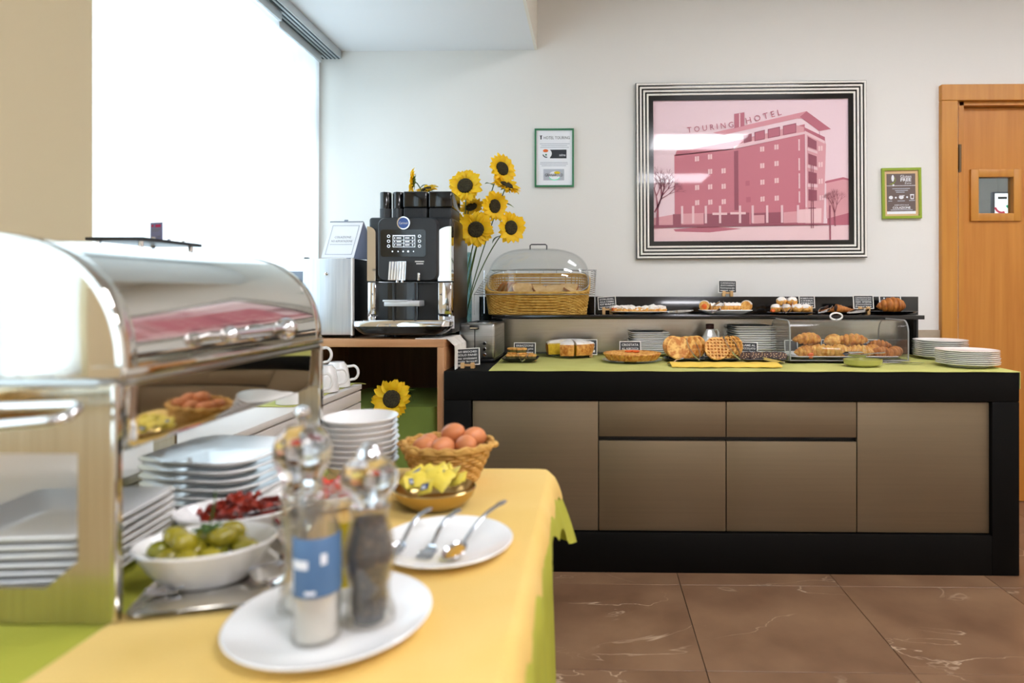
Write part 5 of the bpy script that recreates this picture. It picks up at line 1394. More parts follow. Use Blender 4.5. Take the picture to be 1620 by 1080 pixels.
MB().tube([bpt(2 * PI * k / NP, 0.0) for k in range(NP)], 0.005, 6, closed=True).build('foot_rim', 'wicker_bread', b_)
MB().loops([[bpt(2 * PI * k / 60, 0.05) * 1.0 for k in range(60)]] + [[Vector((0.02 * math.cos(2 * PI * k / 60), 0.02 * math.sin(2 * PI * k / 60), 0.012)) for k in range(60)]], True, False, True).build('bottom', 'wicker_bread', b_)
# wire rack around the rim
rk = thing('wire_rack', 'thin steel wire rack running round the rim of the bread basket', 'rack', (bcx, (BY0 + BY1) / 2, ST))
zf, zk = wz(465.5, BY0 - 0.004) - ST, wz(427, BY1) - ST
fxl, fxr, bxl, bxr = -0.312, 0.29, -0.268, 0.30
cor = [(fxl, -dep - 0.006, zf), (fxr, -dep - 0.006, zf), (bxr, dep + 0.012, zk), (bxl, dep + 0.012, zk)]
MB().tube(cor + [], 0.0022, 6, closed=True).build('frame_wire', 'cutlery_steel', rk)
for (A_, B_, C_, D_) in ((cor[0], cor[3], (-0.262, -dep, zf - 0.004), (-0.235, dep, zk - 0.004)), (cor[1], cor[2], (0.262, -dep, zf - 0.004), (0.272, dep, zk - 0.004))):
    pts = []
    for k in range(25):
        u = k / 24; s0_, s1_ = (Vector(A_), Vector(B_)) if k % 2 == 0 else (Vector(C_), Vector(D_))
        pts.append(s0_.lerp(s1_, u))
    MB().tube(pts, 0.0013, 5).build('zigzag_wire', 'cutlery_steel', rk)
for k in range(1, 8):
    u = k / 8
    p0_, p1_ = Vector(cor[0]).lerp(Vector(cor[1]), u), Vector(cor[3]).lerp(Vector(cor[2]), u)
    MB().tube([p1_, p1_ + Vector((0, -0.004, -0.02))], 0.0013, 5).build('hanger_wire', 'cutlery_steel', rk)
for sx in (-0.30, 0.292):
    MB().tube([(sx, dep + 0.008, 0), (sx, dep + 0.008, zk)], 0.0022, 6).build('rack_leg', 'cutlery_steel', rk)
for sx in (fxl + 0.002, fxr):
    MB().tube([(sx, -dep - 0.004, 0), (sx, -dep - 0.004, zf)], 0.0014, 6).build('rack_leg', 'cutlery_steel', rk)
# acrylic dome
dz0 = zf + 0.004; dtop = wz(393, 3.26) - ST
dm = thing('basket_dome', 'clear acrylic dome lid with small handle over the bread basket', 'lid', (bcx, (BY0 + BY1) / 2, ST + dz0))
def dome(off):
    L = []
    for j in range(15):
        ph_ = (PI / 2) * j / 14
        ring = []
        for k in range(48):
            a = 2 * PI * k / 48
            c_, s2 = math.cos(a), math.sin(a)
            ex = 0.62
            rx, ry = 0.262 - off, dep + 0.002 - off
            cp = max(1e-4, math.cos(ph_)) ** 0.62
            x = rx * cp * math.copysign(abs(c_) ** ex, c_); y = ry * cp * math.copysign(abs(s2) ** ex, s2)
            zlow = (zk - zf) * (y / dep + 1) / 2
            zz2 = (dtop - dz0 - off) * math.sin(ph_) ** 0.9
            ring.append((x, y, max(zlow * (1 - math.sin(ph_)), 0) + zz2 - 0.0))
        L.append(ring)
    return L
dmb = MB(); dmb.loops(dome(0), True, False, True); dmb.loops(dome(0.004), True, False, True)
dmb.build('dome', 'acrylic', dm)
MB().tube(dome(0.001)[0], 0.003, 6, closed=True).build('dome_edge', 'acrylic_edge', dm)
zh = dtop - dz0
MB().tube([(-0.043, 0, zh - 0.006), (-0.043, 0, zh + 0.016), (-0.036, 0, zh + 0.021), (0.036, 0, zh + 0.021), (0.043, 0, zh + 0.016), (0.043, 0, zh - 0.006)], 0.0032, 8).build('handle', 'dark_grey_plastic', dm)
# bread inside
def slice_mesh():
    mb = MB(); pl = []
    for k in range(28):
        a = 2 * PI * k / 28; c_, s2 = math.cos(a), math.sin(a)
        pl.append((0.055 * math.copysign(abs(c_) ** 0.55, c_), 0.045 * math.copysign(abs(s2) ** 0.6, s2) + (0.008 * abs(c_) if s2 > 0 else 0)))
    return pl
sp_ = slice_mesh()
slm2 = MB().prism([(a * 0.93, b * 0.93) for a, b in sp_], -0.0065, 0.0065).mesh('crumb', 'bread')
crm2 = MB().loops([[(a * 0.93, -0.006, b * 0.93) for a, b in sp_], [(a, -0.005, b) for a, b in sp_], [(a, 0.005, b) for a, b in sp_], [(a * 0.93, 0.006, b * 0.93) for a, b in sp_]]).mesh('crust', 'crust')
for k, (x, y, z, rx, rz) in enumerate(((-0.19, 0.01, 0.09, 0.6, 1.3), (-0.165, 0.0, 0.088, 0.5, 1.3), (-0.14, 0.01, 0.086, 0.4, 1.25), (-0.08, -0.01, 0.095, -0.9, 0.3), (-0.03, 0.02, 0.09, -1.0, -0.2), (0.03, -0.02, 0.085, -1.1, 0.5), (0.09, 0.0, 0.088, -1.0, 0.1), (0.15, 0.01, 0.092, -0.9, -0.3), (0.19, -0.01, 0.085, -1.2, 0.8))):
    t = thing('bread_slice', ['crusty bread slice standing upright at the left end of the wicker basket', 'pale bread slice lying flat in the wicker basket'][k > 2], 'bread', (bcx + x, (BY0 + BY1) / 2 + y, ST + z + 0.034), 0, ['upright bread slices', 'flat bread slices'][k > 2], rot=(rx, 0, rz))
    link('crumb', slm2, t); link('crust', crm2, t)

# ---- shelf signs
sign('chalkboard sign beside the powdered strudel on the shelf', 961, 469, 489, 28, 3.27, ST, ('STRUDEL', 'ALLA CREMA', 'cream', 'strudel'), tilt=-4)
sgn = sign('chalkboard sign perched on the black upstand above the sugared rolls', 1151, 443.5, 463, 28, 3.424, uz, ('CANNOLI', 'ZUCCHERATI', 'homemade', 'sweet rolls'), tilt=1)
sign('chalkboard sign behind the sugared doughballs', 1277, 468, 487, 24, 3.33, ST, ('BOMBOLONI', 'CREMA', 'cream', 'puffs'), tilt=0)
sign('chalkboard sign with dense white lines behind the chocolate horns', 1366.5, 467, 488, 31, 3.24, ST, ('CANNONCINI', 'CON CIOCCOLATO', 'con crema', 'chocolate', 'horns'))
sign('chalkboard sign half hidden behind the big brown croissant', 1409, 468, 488, 33, 3.34, ST, None, small=((-0.28, 0.82, 0.04), (0.2, 0.74, 0.035), (-0.42, 0.6, 0.03)))

# ---- strudel on white platter with tongs
Yq = 3.255
pf = MB().lathe([(0, 0.004), (0.06, 0.003), (0.065, 0.0), (0.07, 0.0), (0.10, 0.009), (0.158, 0.014), (0.158, 0.016), (0.10, 0.012), (0, 0.0075)], 44, sy=0.55).build('white_platter', 'porcelain', None, loc=(wx(1015, Yq), Yq, ST)); tag(pf, 'white oval platter under the powdered strudel', 'plate')
t = thing('strudel', 'long powdered strudel with sugar mounds on the white platter', 'pastry', (wx(1013, Yq), Yq, ST + 0.009))
mb = MB(); sg = MB()
for k in range(7):
    x = -0.125 + 0.038 * k
    mb.blob((x, 0.005 * (-1) ** k, 0.012), (0.032, 0.038, 0.017), 3, 0.25, 2.5, k)
    sg.blob((x, 0.004 * (-1) ** k, 0.020 + 0.004 * math.sin(k * 1.3 + 0.5)), (0.030, 0.036, 0.014 + 0.004 * (k in (2, 4, 5))), 3, 0.35, 2.5, k + 9)
mb.build('pastry', 'pastry_light', t); sg.build('sugar_coat', 'sugar', t)
of = MB().blob((0, 0, 0.012), (0.016, 0.012, 0.011), 2, 0.3, 2, 4).build('physalis', 'orange_fruit', None, loc=(wx(972, Yq - 0.01), Yq - 0.02, ST + 0.013)); tag(of, 'orange fruit decoration on the strudel platter next to its sign', 'fruit')
tongs('broad silver tongs lying at the right end of the strudel platter', (wx(1094, 3.22), 3.21, ST + 0.012), PI - 0.15, 0.12, 0.06)
# ---- sugared rolls
Yr = 3.24
pf = square_plate(0.128, 0.07, 0.02, 0.024).build('serving_dish', 'porcelain', None, loc=(wx(1147, Yr), Yr, ST)); tag(pf, 'white rectangular dish under the sugared rolls', 'dish')
def roll(label, px, dy, rz, L, r=0.024):
    t = thing('sugared_roll', label, 'pastry', (wx(px, Yr), Yr + dy, ST + 0.016), rz, 'sugared rolls')
    n = 18
    MB().tube([(-L / 2 + L * k / n, 0, r) for k in range(n + 1)], [r * (0.88 + 0.12 * abs(math.sin(k * 1.3))) for k in range(n + 1)], 16).build('pastry', 'pastry_light', t)
    pts = []
    MB().grid(lambda u, v: (-L / 2 * 0.97 + L * 0.97 * u, (r + 0.002) * math.cos(0.35 + (PI - 0.7) * v), r + (r + 0.002 + 0.002 * math.sin(u * 25)) * math.sin(0.35 + (PI - 0.7) * v)), 20, 10, thick=0.002).build('sugar_coat', 'sugar', t)
    return t
r1 = roll('sugared roll showing its orange filled end at the left of the dish', 1114, -0.01, 1.35, 0.07, 0.026)
MB().blob((-0.035, 0, 0.026), (0.006, 0.014, 0.014), 2, 0.3, 2).build('filling', 'orange_fruit', r1)
roll('sugared roll in the middle left of the white dish', 1134, 0.005, 0.15, 0.075, 0.020)
roll('sugared roll lying lengthwise in the middle of the white dish', 1158, 0.0, 0.05, 0.085, 0.021)
roll('sugared roll standing at the right end of the white dish', 1181, 0.0, 1.2, 0.055, 0.026)
tongs('patterned steel tongs propped on the dish of sugared rolls', (wx(1128, 3.14), 3.135, ST + 0.004), 1.0, 0.13, -0.42)
# ---- sugared doughballs
Yo = 3.25
pf = square_plate(0.108, 0.075, 0.03, 0.012).build('dark_plate', 'porcelain_dark', None, loc=(wx(1251, Yo), Yo, ST)); tag(pf, 'flat dark plate under the sugared doughballs', 'plate')
dbm = MB().blob((0, 0, 0.022), (0.027, 0.027, 0.022), 3, 0.12, 2, 2).mesh('dough', 'pastry_light')
dsm = MB().blob((0, 0, 0.029), (0.0255, 0.0255, 0.0185), 3, 0.15, 2.5, 5).mesh('sugar_coat', 'sugar')
for k, (dx, dy, dz) in enumerate(((-0.075, -0.02, 0), (-0.024, -0.03, 0), (0.028, -0.03, 0), (0.076, -0.02, 0), (-0.05, 0.028, 0), (0.0, 0.025, 0), (0.052, 0.028, 0), (-0.04, 0.0, 0.036), (0.012, -0.002, 0.036))):
    t = thing('doughball', ['sugar-dusted doughball on the dark plate', 'sugar-dusted doughball on top of the pile'][k > 6], 'doughball', (wx(1249, Yo) + dx, Yo + dy, ST + 0.006 + dz), k * 1.1, 'sugared doughballs')
    link('dough', dbm, t); link('sugar_coat', dsm, t)
of = MB().blob((0, 0, 0.010), (0.012, 0.010, 0.010), 2, 0.3, 2, 7).build('physalis', 'orange_fruit', None, loc=(wx(1221, Yo - 0.03), Yo - 0.05, ST + 0.009)); tag(of, 'orange fruit decoration beside the sugared doughballs', 'fruit')
tongs('patterned steel tongs propped against the sugared doughballs', (wx(1243, 3.14), 3.135, ST + 0.004), 1.15, 0.15, -0.50)
# ---- chocolate horns
Yh = 3.24
pf = MB().lathe([(0, 0.004), (0.06, 0.0), (0.10, 0.006), (0.108, 0.012), (0.10, 0.009), (0, 0.007)], 36, sy=0.62).build('dark_plate', 'porcelain_dark', None, loc=(wx(1337, Yh), Yh, ST)); tag(pf, 'round dark plate under the chocolate horns', 'plate')
def horn(label, px, dy, rz, s=1.0):
    t = thing('pastry_horn', label, 'pastry', (wx(px, Yh), Yh + dy, ST + 0.010), rz, 'chocolate horns')
    pts = []; rr = []
    for k in range(31):
        u = k / 30; pts.append((-0.045 * s + 0.10 * s * u, 0, 0.019 * s * (1 - 0.75 * u))); rr.append(s * (0.020 * (1 - 0.8 * u) + 0.0018 * abs(math.sin(u * 22))))
    MB().tube(pts, rr, 14).build('pastry', 'pastry_brown', t)
    MB().blob((-0.045 * s, 0, 0.019 * s), (0.006 * s, 0.015 * s, 0.015 * s), 2, 0.2, 2).build('filling', 'choco', t)
horn('chocolate horn pointing to the right in the middle of the dark plate', 1335, -0.02, 0.05, 1.1); horn('chocolate horn at the left side of the dark plate', 1318, 0.01, 2.6); horn('chocolate horn at the back of the dark plate', 1338, 0.03, 0.4)
tongs('steel tongs leaning on the left edge of the chocolate horn plate', (wx(1296, 3.14), 3.138, ST + 0.004), 0.75, 0.12, -0.25)
# ---- big croissant
Yk = 3.25
pf = MB().lathe([(0, 0.004), (0.07, 0.0), (0.115, 0.008), (0.130, 0.016), (0.115, 0.012), (0, 0.007)], 36, sy=0.55).build('dark_plate', 'porcelain_dark', None, loc=(wx(1411, Yk), Yk, ST)); tag(pf, 'wide dark plate under the big brown croissant', 'plate')
bc = croissant_mesh(0.15, 0.040, 0.55, 9, 'pastry_brown')
o = link('croissant', bc, None, (wx(1408, Yk), Yk - 0.005, ST + 0.015), (0, 0, 0.1)); tag(o, 'big dark brown croissant alone on the wide dark plate', 'croissant')
tongs('steel tongs lying between the chocolate horns and the big croissant', (wx(1342, 3.14), 3.14, ST + 0.003), 0.55, 0.15, -0.10)
# ================================================================== chafing dish
CX0, CX1 = -0.935, -0.577           # back and front of the dish (x)
QY0, QY1 = 0.756, 1.330
ccx, ccy = (CX0 + CX1) / 2, (QY0 + QY1) / 2
hx, hy = (CX1 - CX0) / 2, (QY1 - QY0) / 2
cf = thing('chafing_dish', 'mirror-polished steel roll-top chafing dish on the green cloth', 'chafing dish', (ccx, ccy, TS))
RZ = 0.298                           # rim height
def end_panel(y):
    w = 0.046; zt2 = 0.288
    mb = MB()
    y0_, y1_ = y - 0.004, y + 0.004
    mb.prism([(hx - w, 0.0), (hx, 0.0), (hx, zt2), (hx - w, zt2)], y0_, y1_)
    mb.prism([(-hx, 0.0), (-hx + w, 0.0), (-hx + w, zt2), (-hx, zt2)], y0_, y1_)
    mb.prism([(-hx + w, 0.205), (hx - w, 0.205), (hx - w, zt2), (-hx + w, zt2)], y0_, y1_)
    mb.prism([(-hx + w, 0.0), (hx - w, 0.0), (hx - w, 0.042), (-hx + w, 0.042)], y0_, y1_)
    mb.prism([(hx - w, 0.042), (hx - w, 0.075), (hx - w - 0.04, 0.042)], y0_, y1_)
    mb.prism([(-hx + w, 0.042), (-hx + w + 0.04, 0.042), (-hx + w, 0.075)], y0_, y1_)
    return mb.build('end_panel', 'satin_panel_steel', cf, smooth=False)
for y in (-hy, hy):
    end_panel(y)
    MB().box(hx - 0.004, y - 0.006, 0, hx + 0.002, y + 0.006, 0.288, bev=0.0015).build('panel_edge', 'mirror_steel', cf)
# water pan
def rl(kx, ky, r, z): return [(p[0], p[1], z) for p in rrect_pts(kx, ky, r, 6)]
MB().loops([rl(hx - 0.022, hy - 0.03, 0.03, 0.197), rl(hx - 0.010, hy - 0.014, 0.035, 0.203), rl(hx - 0.006, hy - 0.010, 0.035, 0.215), rl(hx - 0.003, hy - 0.007, 0.035, 0.284)], True, True, False).build('water_pan', 'mirror_steel', cf)
MB().loops([rl(hx - 0.003, hy - 0.007, 0.035, 0.283), rl(hx + 0.006, hy + 0.004, 0.03, 0.285), rl(hx + 0.007, hy + 0.005, 0.03, 0.290), rl(hx + 0.004, hy + 0.003, 0.03, 0.294), rl(hx - 0.02, hy - 0.02, 0.03, 0.294)], True, False, True).build('pan_rim', 'brushed_steel', cf)
# roll-top lid
LR, LH = hx + 0.003, 0.176
ly0, ly1 = -hy + 0.004, hy - 0.004
def lp(a, s=1.0):
    e = 0.86
    c_, s2 = math.cos(a), math.sin(a)
    return (s * LR * math.copysign(abs(c_) ** e, c_), RZ + s * LH * abs(s2) ** e)
na = 40
angs = [PI * k / na for k in range(na + 1)]
def sec_(y, s): return [(lp(a, s)[0], y, lp(a, s)[1]) for a in angs]
MB().loops([sec_(ly0 + 0.018, 0.985), sec_(ly0 + 0.012, 1.0), sec_(ly1 - 0.012, 1.0), sec_(ly1 - 0.018, 0.985)], closed=False).build('lid', 'mirror_steel', cf, ang=60)
for y, sgn_ in ((ly0, 1), (ly1, -1)):
    MB().loops([sec_(y + sgn_ * 0.026, 1.0), sec_(y + sgn_ * 0.022, 1.010), sec_(y + sgn_ * 0.004, 1.010), sec_(y, 1.0), sec_(y - 0 * sgn_, 0.955), sec_(y + sgn_ * 0.004, 0.945)], closed=False).build('lid_band', 'mirror_steel', cf, ang=60)
    cap = sec_(y + sgn_ * 0.004, 0.95)
    dome_ = [cap]
    for f_ in (0.80, 0.55, 0.3, 0.05):
        dome_.append([(p[0] * f_, y + sgn_ * 0.004 - sgn_ * 0.012 * (1 - f_ * f_) ** 0.5, RZ + (p[2] - RZ) * f_) for p in cap])
    MB().loops(dome_, closed=False).build('lid_end', 'mirror_steel', cf, ang=60)
MB().box(-LR, ly0 - 0.002, RZ - 0.006, LR, ly0 + 0.006, RZ + 0.012, bev=0.002).build('lid_lip', 'mirror_steel', cf)
MB().box(LR - 0.004, ly0, RZ - 0.004, LR + 0.004, ly1, RZ + 0.008, bev=0.002).build('lid_lip', 'mirror_steel', cf)
MB().box(-LR, ly1 - 0.004, RZ - 0.004, LR, ly1 + 0.002, RZ + 0.010, bev=0.002).build('lid_lip', 'mirror_steel', cf)
# lid handle: two ball posts and a bar
hX = LR + 0.026; hZ = RZ + 0.038
ya, yb = 0.944 - ccy, 1.118 - ccy
hd = MB().tube([(hX, ya, hZ), (hX, ya + 0.03, hZ), (hX, (ya + yb) / 2, hZ), (hX, yb - 0.03, hZ), (hX, yb, hZ)], [0.006, 0.007, 0.0075, 0.010, 0.008], 14).build('lid_handle', 'chrome', cf)
for y, r in ((ya, 0.0135), (yb, 0.020)):
    MB().blob((hX, y, hZ), (r, r, r), 3).build('ball_end', 'chrome', hd)
    MB().tube([(LR - 0.02, y, hZ), (hX, y, hZ)], 0.006, 10).build('post', 'chrome', hd)
MB().lathe([(0, 0), (0.010, 0), (0.010, 0.012), (0, 0.012)], 14, M=T(hX, yb - 0.045, hZ) @ R(PI / 2, 'X')).build('collar', 'chrome', hd)
# loop handle at the near end
lx, lz = -0.72 - ccx, 0.268
lh = MB().tube([(lx, -hy - 0.05, lz)] + [(lx + 0.13 + 0.012 * math.cos(a), -hy - 0.065 - 0.016 * math.sin(a) , lz - 0.002 - 0.006 * math.sin(a)) for a in [-PI / 2 + PI * k / 8 for k in range(9)]] + [(lx, -hy - 0.085, lz - 0.018)], 0.0055, 10).build('end_handle', 'chrome', cf)
MB().box(lx - 0.012, -hy - 0.095, lz - 0.03, lx + 0.008, -hy + 0.0, lz + 0.012, bev=0.004).build('handle_bracket', 'gold_metal', lh)

# ---- square plates under the chafing dish
p = one('square_plate', square_plate(0.105, 0.105, 0.018, 0.018, 0.012), 'porcelain', (0, 0, 0), 0.12)
p.rotation_euler = (0, 0, 0.10)
stack(p, 7, (-0.752, 0.880, TS), 0.0112, 'white square plate', 'in the stack under the chafing lid', 'square plates under the chafing dish', rj=0.03)
# ---- wider rounded plates on a dark tray
tm_ = square_plate(0.130, 0.135, 0.02, 0.010).build('dark_tray', P('tray_dark', '#3c3f42', 0.25, metal=0.7), None, loc=(-0.755, 1.165, TS)); tag(tm_, 'dark steel tray with black grip under the wide white plates', 'tray')
MB().tube([(-0.135, -0.06, 0.01), (-0.150, -0.05, 0.03), (-0.150, 0.0, 0.036), (-0.135, 0.01, 0.012)], 0.006, 8).build('grip', 'black_plastic', tm_)
p = one('wide_plate', square_plate(0.112, 0.105, 0.05, 0.020, 0.004, n=8), 'porcelain', (0, 0, 0))
p.rotation_euler = (0, 0, -0.1)
stack(p, 6, (-0.705, 1.190, TS + 0.008), 0.0150, 'wide white rounded plate', 'in the stack on the dark tray', 'wide plates on the dark tray', rj=0.03)

# ---- steel tray with bowls
ta = math.radians(14)
sx_, sy_ = -0.545, 1.00
st2 = square_plate(0.085, 0.235, 0.02, 0.010).build('steel_tray', 'mirror_steel', None, loc=(sx_, sy_, TS), rot=(0, 0, ta)); tag(st2, 'long shallow steel tray under the antipasti bowls', 'tray')
def boat(rx, ry, h): 
    return MB().lathe([(0, 0.006), (0.5, 0.004), (0.52, 0.0), (0.60, 0.0), (0.80, h * 0.45), (0.96, h * 0.9), (1.0, h), (0.985, h + 0.003), (0.94, h), (0.76, h * 0.48), (0.52, 0.010), (0, 0.010)], 48, sx=rx, sy=ry)
ob = boat(0.090, 0.066, 0.050).build('oval_bowl', 'porcelain', None, loc=(-0.532, 0.860, TS + 0.008), rot=(0, 0, 0.25)); tag(ob, 'oval white bowl filled with green olives', 'bowl')
olm = [MB().blob((0, 0, 0), (0.0175, 0.0135, 0.0135), 3).mesh('olive', 'olive_skin'), MB().blob((0, 0, 0), (0.0155, 0.0125, 0.0125), 3).mesh('olive', P('olive_skin_dark', '#7f7d1a', 0.25, coat=0.3, var='#8f8f28', vscale=30))]
rnd = random.Random(5); pos = []
def place(rx, ry, cnt, r, zlo):
    out = []; tries = 0
    while len(out) < cnt and tries < 6000:
        tries += 1
        a, q_ = rnd.uniform(0, 2 * PI), math.sqrt(rnd.random())
        x, y = rx * q_ * math.cos(a), ry * q_ * math.sin(a)
        if all((x - b[0]) ** 2 + (y - b[1]) ** 2 > (1.75 * r) ** 2 for b in out): out.append((x, y))
    return out
o1 = place(0.062, 0.040, 13, 0.0140, 0); o2 = place(0.045, 0.028, 6, 0.0150, 0)
for k, (x, y, z) in enumerate([(x, y, 0.040) for x, y in o1] + [(x, y, 0.057) for x, y in o2]):
    xx, yy = x * math.cos(0.25) - y * math.sin(0.25), x * math.sin(0.25) + y * math.cos(0.25)
    o = link('olive', olm[k % 4 == 3], None, (-0.532 + xx, 0.860 + yy, TS + 0.008 + z + rnd.uniform(-0.002, 0.002)), (rnd.uniform(-0.5, 0.5), rnd.uniform(-0.5, 0.5), rnd.uniform(0, 6)))
    tag(o, 'glossy green olive in the oval white bowl', 'olive', 'olives in the oval bowl')
hbm = MB()
for k in range(5):
    a = k * 1.26
    hbm.blob((0.012 * math.cos(a), 0.012 * math.sin(a), 0.002), (0.010, 0.005, 0.002), 2, 0.3, 2, k, M=R(a, 'Z'))
hbm.tube([(0, 0, 0), (0.004, 0.006, 0.03), (0.003, 0.010, 0.050)], 0.0012, 5)
o = hbm.build('herb_sprig', 'herb_green', None, loc=(-0.530, 0.862, TS + 0.074)); tag(o, 'dark green herb sprig on top of the olives', 'herb')
tbw = boat(0.090, 0.062, 0.042).build('oval_bowl', 'porcelain', None, loc=(-0.578, 1.010, TS + 0.008), rot=(0, 0, 0.25)); tag(tbw, 'oval white bowl filled with sun-dried tomatoes', 'bowl')
for k in range(30):
    a, q_ = rnd.uniform(0, 2 * PI), math.sqrt(rnd.random())
    x, y = 0.060 * q_ * math.cos(a), 0.036 * q_ * math.sin(a)
    wdt = rnd.uniform(0.004, 0.009); L_ = rnd.uniform(0.026, 0.046)
    ph_ = rnd.uniform(0, 6)
    mb = MB().grid(lambda u, v: (-L_ / 2 + L_ * u, -wdt + 2 * wdt * v, 0.006 * math.sin(u * 7 + ph_) + 0.004 * math.sin(v * 5 + ph_ * 2 + 3 * u)), 10, 5, thick=0.002)
    o = mb.build('dried_tomato', 'tomato_dry', None, loc=(-0.578 + x + 0.012, 1.010 + y, TS + 0.040 + 0.022 * (1 - q_) + rnd.uniform(0, 0.006)), rot=(rnd.uniform(-0.7, 0.7), rnd.uniform(-0.6, 0.6), rnd.uniform(0, 6)), ang=80)
    tag(o, 'dark red dried tomato piece in its oval bowl', 'dried tomato', 'dried tomatoes in the oval bowl')
sb = MB().lathe([(0, 0.004), (0.022, 0.0), (0.028, 0.002), (0.040, 0.016), (0.043, 0.026), (0.041, 0.027), (0.036, 0.016), (0.02, 0.006), (0, 0.006)], 36).build('small_bowl', 'porcelain', None, loc=(-0.580, 1.165, TS + 0.008)); tag(sb, 'small round white bowl behind the dried tomatoes', 'bowl')
for k in range(6):
    o = MB().blob((0, 0, 0), (0.007, 0.005, 0.005), 2, 0.2, 2, k).build('pepper_cube', 'label_yellow', None, loc=(-0.572 + 0.010 * math.cos(k * 1.05), 1.158 + 0.010 * math.sin(k * 1.05), TS + 0.020), rot=(0, 0, k))
    tag(o, 'bright yellow vegetable piece in the small round bowl', 'vegetable', 'yellow pieces in the small bowl')
# serving spoon lying across the bowls
def spoon(name, label, p_tip, p_end, w=0.018, mat='cutlery_steel', fork=False, cat='spoon', arch=0.012, group=None, hw=0.0055):
    a, b = Vector(p_tip), Vector(p_end); d = b - a; L_ = d.length
    quat = d.to_track_quat('X', 'Z')
    t = thing(name, label, cat, a, 0, group); t.rotation_mode = 'QUATERNION'; t.rotation_quaternion = quat
    bl = L_ * 0.27
    if fork:
        mb = MB().grid(lambda u, v: (bl * 0.50 + bl * 0.5 * u, (w * (1 - u ** 2.5) + 0.004 * u) * (2 * v - 1), 0.004 * math.sin(u * PI) * -1 + 0.003), 10, 8, thick=0.0018)
        mb.build('fork_head', mat, t)
        for k in range(4):
            y = w * 0.92 * (-1 + 2 * k / 3)
            MB().tube([(0, y * 0.92, 0.004), (bl * 0.25, y, 0.001), (bl * 0.54, y * 0.95, 0.003)], [0.0012, 0.0022, 0.0026], 6).build('tine', mat, t)
    else:
        def bowl(u, v):
            s = math.sin(PI * min(1, max(0, u * 0.97 + 0.015))) ** 0.6 * (1 - 0.18 * u)
            return (bl * u, w * s * (2 * v - 1), 0.008 - 0.009 * s * (1 - (2 * v - 1) ** 2))
        MB().grid(bowl, 16, 10, thick=0.0014).build('spoon_bowl', mat, t)
    n = 14; pts = []; rr = []
    for k in range(n + 1):
        u = k / n
        pts.append((bl * 0.97 + (L_ - bl * 0.97) * u, 0, 0.006 + arch * math.sin(PI * u) * (1 - 0.3 * u)))
        rr.append(0.0032 + (hw - 0.0032) * u ** 1.5 + (0.0012 if u > 0.8 else 0))
    rr[-1] *= 0.6
    MB().tube(pts, rr, 10, flat=0.42).build('handle', mat, t)
    return t
spoon('serving_spoon', 'steel serving spoon sunk in the dried tomato bowl', (-0.560, 0.985, TS + 0.045), (-0.425, 0.965, TS + 0.068), 0.014, arch=0.004)
spoon('serving_fork', 'steel fork lying between the olive bowl and the white plate', (-0.575, 0.800, TS + 0.012), (-0.425, 0.882, TS + 0.016), 0.010, fork=True, cat='fork', arch=0.003)

# ---- bowl with red pepper behind the grinders
rb = MB().lathe([(0, 0.004), (0.035, 0.0), (0.045, 0.004), (0.060, 0.022), (0.062, 0.030), (0.060, 0.031), (0.045, 0.010), (0, 0.007)], 36).build('small_bowl', 'porcelain', None, loc=(wx(520, 1.16), 1.18, TS)); tag(rb, 'small white bowl of red pepper behind the salt and pepper grinders', 'bowl')
for k in range(6):
    a = k * 1.05
    o = MB().box(-0.013, -0.012, -0.004, 0.013, 0.012, 0.016, bev=0.004, M=R(0.4 * k, 'Z') @ R(0.5, 'X')).build('pepper_chunk', 'red_pepper', None, loc=(wx(520, 1.16) + 0.026 * math.cos(a), 1.18 + 0.022 * math.sin(a), TS + 0.024 + 0.010 * (k % 2)))
    tag(o, 'shiny red pepper chunk in the small bowl', 'vegetable', 'red pepper chunks')

# ---- stack of cereal bowls at the far edge
Yb = 1.345
def bowl_mb(r, h): return MB().lathe([(0, 0.004), (0.030, 0.004), (0.032, 0.0), (0.038, 0.0), (0.040, 0.005), (r * 0.80, h * 0.5), (r * 0.97, h * 0.93), (r, h), (r * 0.985, h + 0.001), (r * 0.95, h * 0.93), (r * 0.77, h * 0.5), (0.036, 0.009), (0, 0.008)], 48)
bp_ = one('cereal_bowl', bowl_mb(0.079, 0.042), 'porcelain', (0, 0, 0))
stack(bp_, 9, (wx(562, Yb) + 0.009, Yb + 0.008, TS), 0.0116, 'white cereal bowl', 'in the tall stack at the far table edge', 'cereal bowls at the table edge', jit=0.0015)

# ---- wicker basket of eggs
Yg2 = 1.345
eb = thing('egg_basket', 'small round wicker basket of eggs at the far table edge', 'basket', (wx(708, Yg2), Yg2, TS))
wv = MB(); NP = 120; rows = 10; h_ = 0.072
def er(v): return 0.062 + 0.032 * v
for r in range(rows):
    v = (r + 0.5) / rows; pts = []
    for k in range(NP):
        a = 2 * PI * k / NP
        rad = er(v) + 0.0024 * math.sin(k * 2 * PI * 17 / NP + PI * (r % 2))
        pts.append((rad * math.cos(a), rad * math.sin(a) * 0.86, 0.004 + v * h_))
    wv.tube(pts, 0.0038, 5, closed=True)
o = wv.build('weave', 'wicker', eb); o['kind'] = 'stuff'
sk = MB()
for k in range(34):
    a = 2 * PI * (k + 0.5) / 34
    sk.tube([(er(v) * math.cos(a), er(v) * math.sin(a) * 0.86, 0.004 + v * h_) for v in (0, 0.5, 1.0)], 0.0026, 5)
o = sk.build('stakes', 'wicker', eb); o['kind'] = 'stuff'
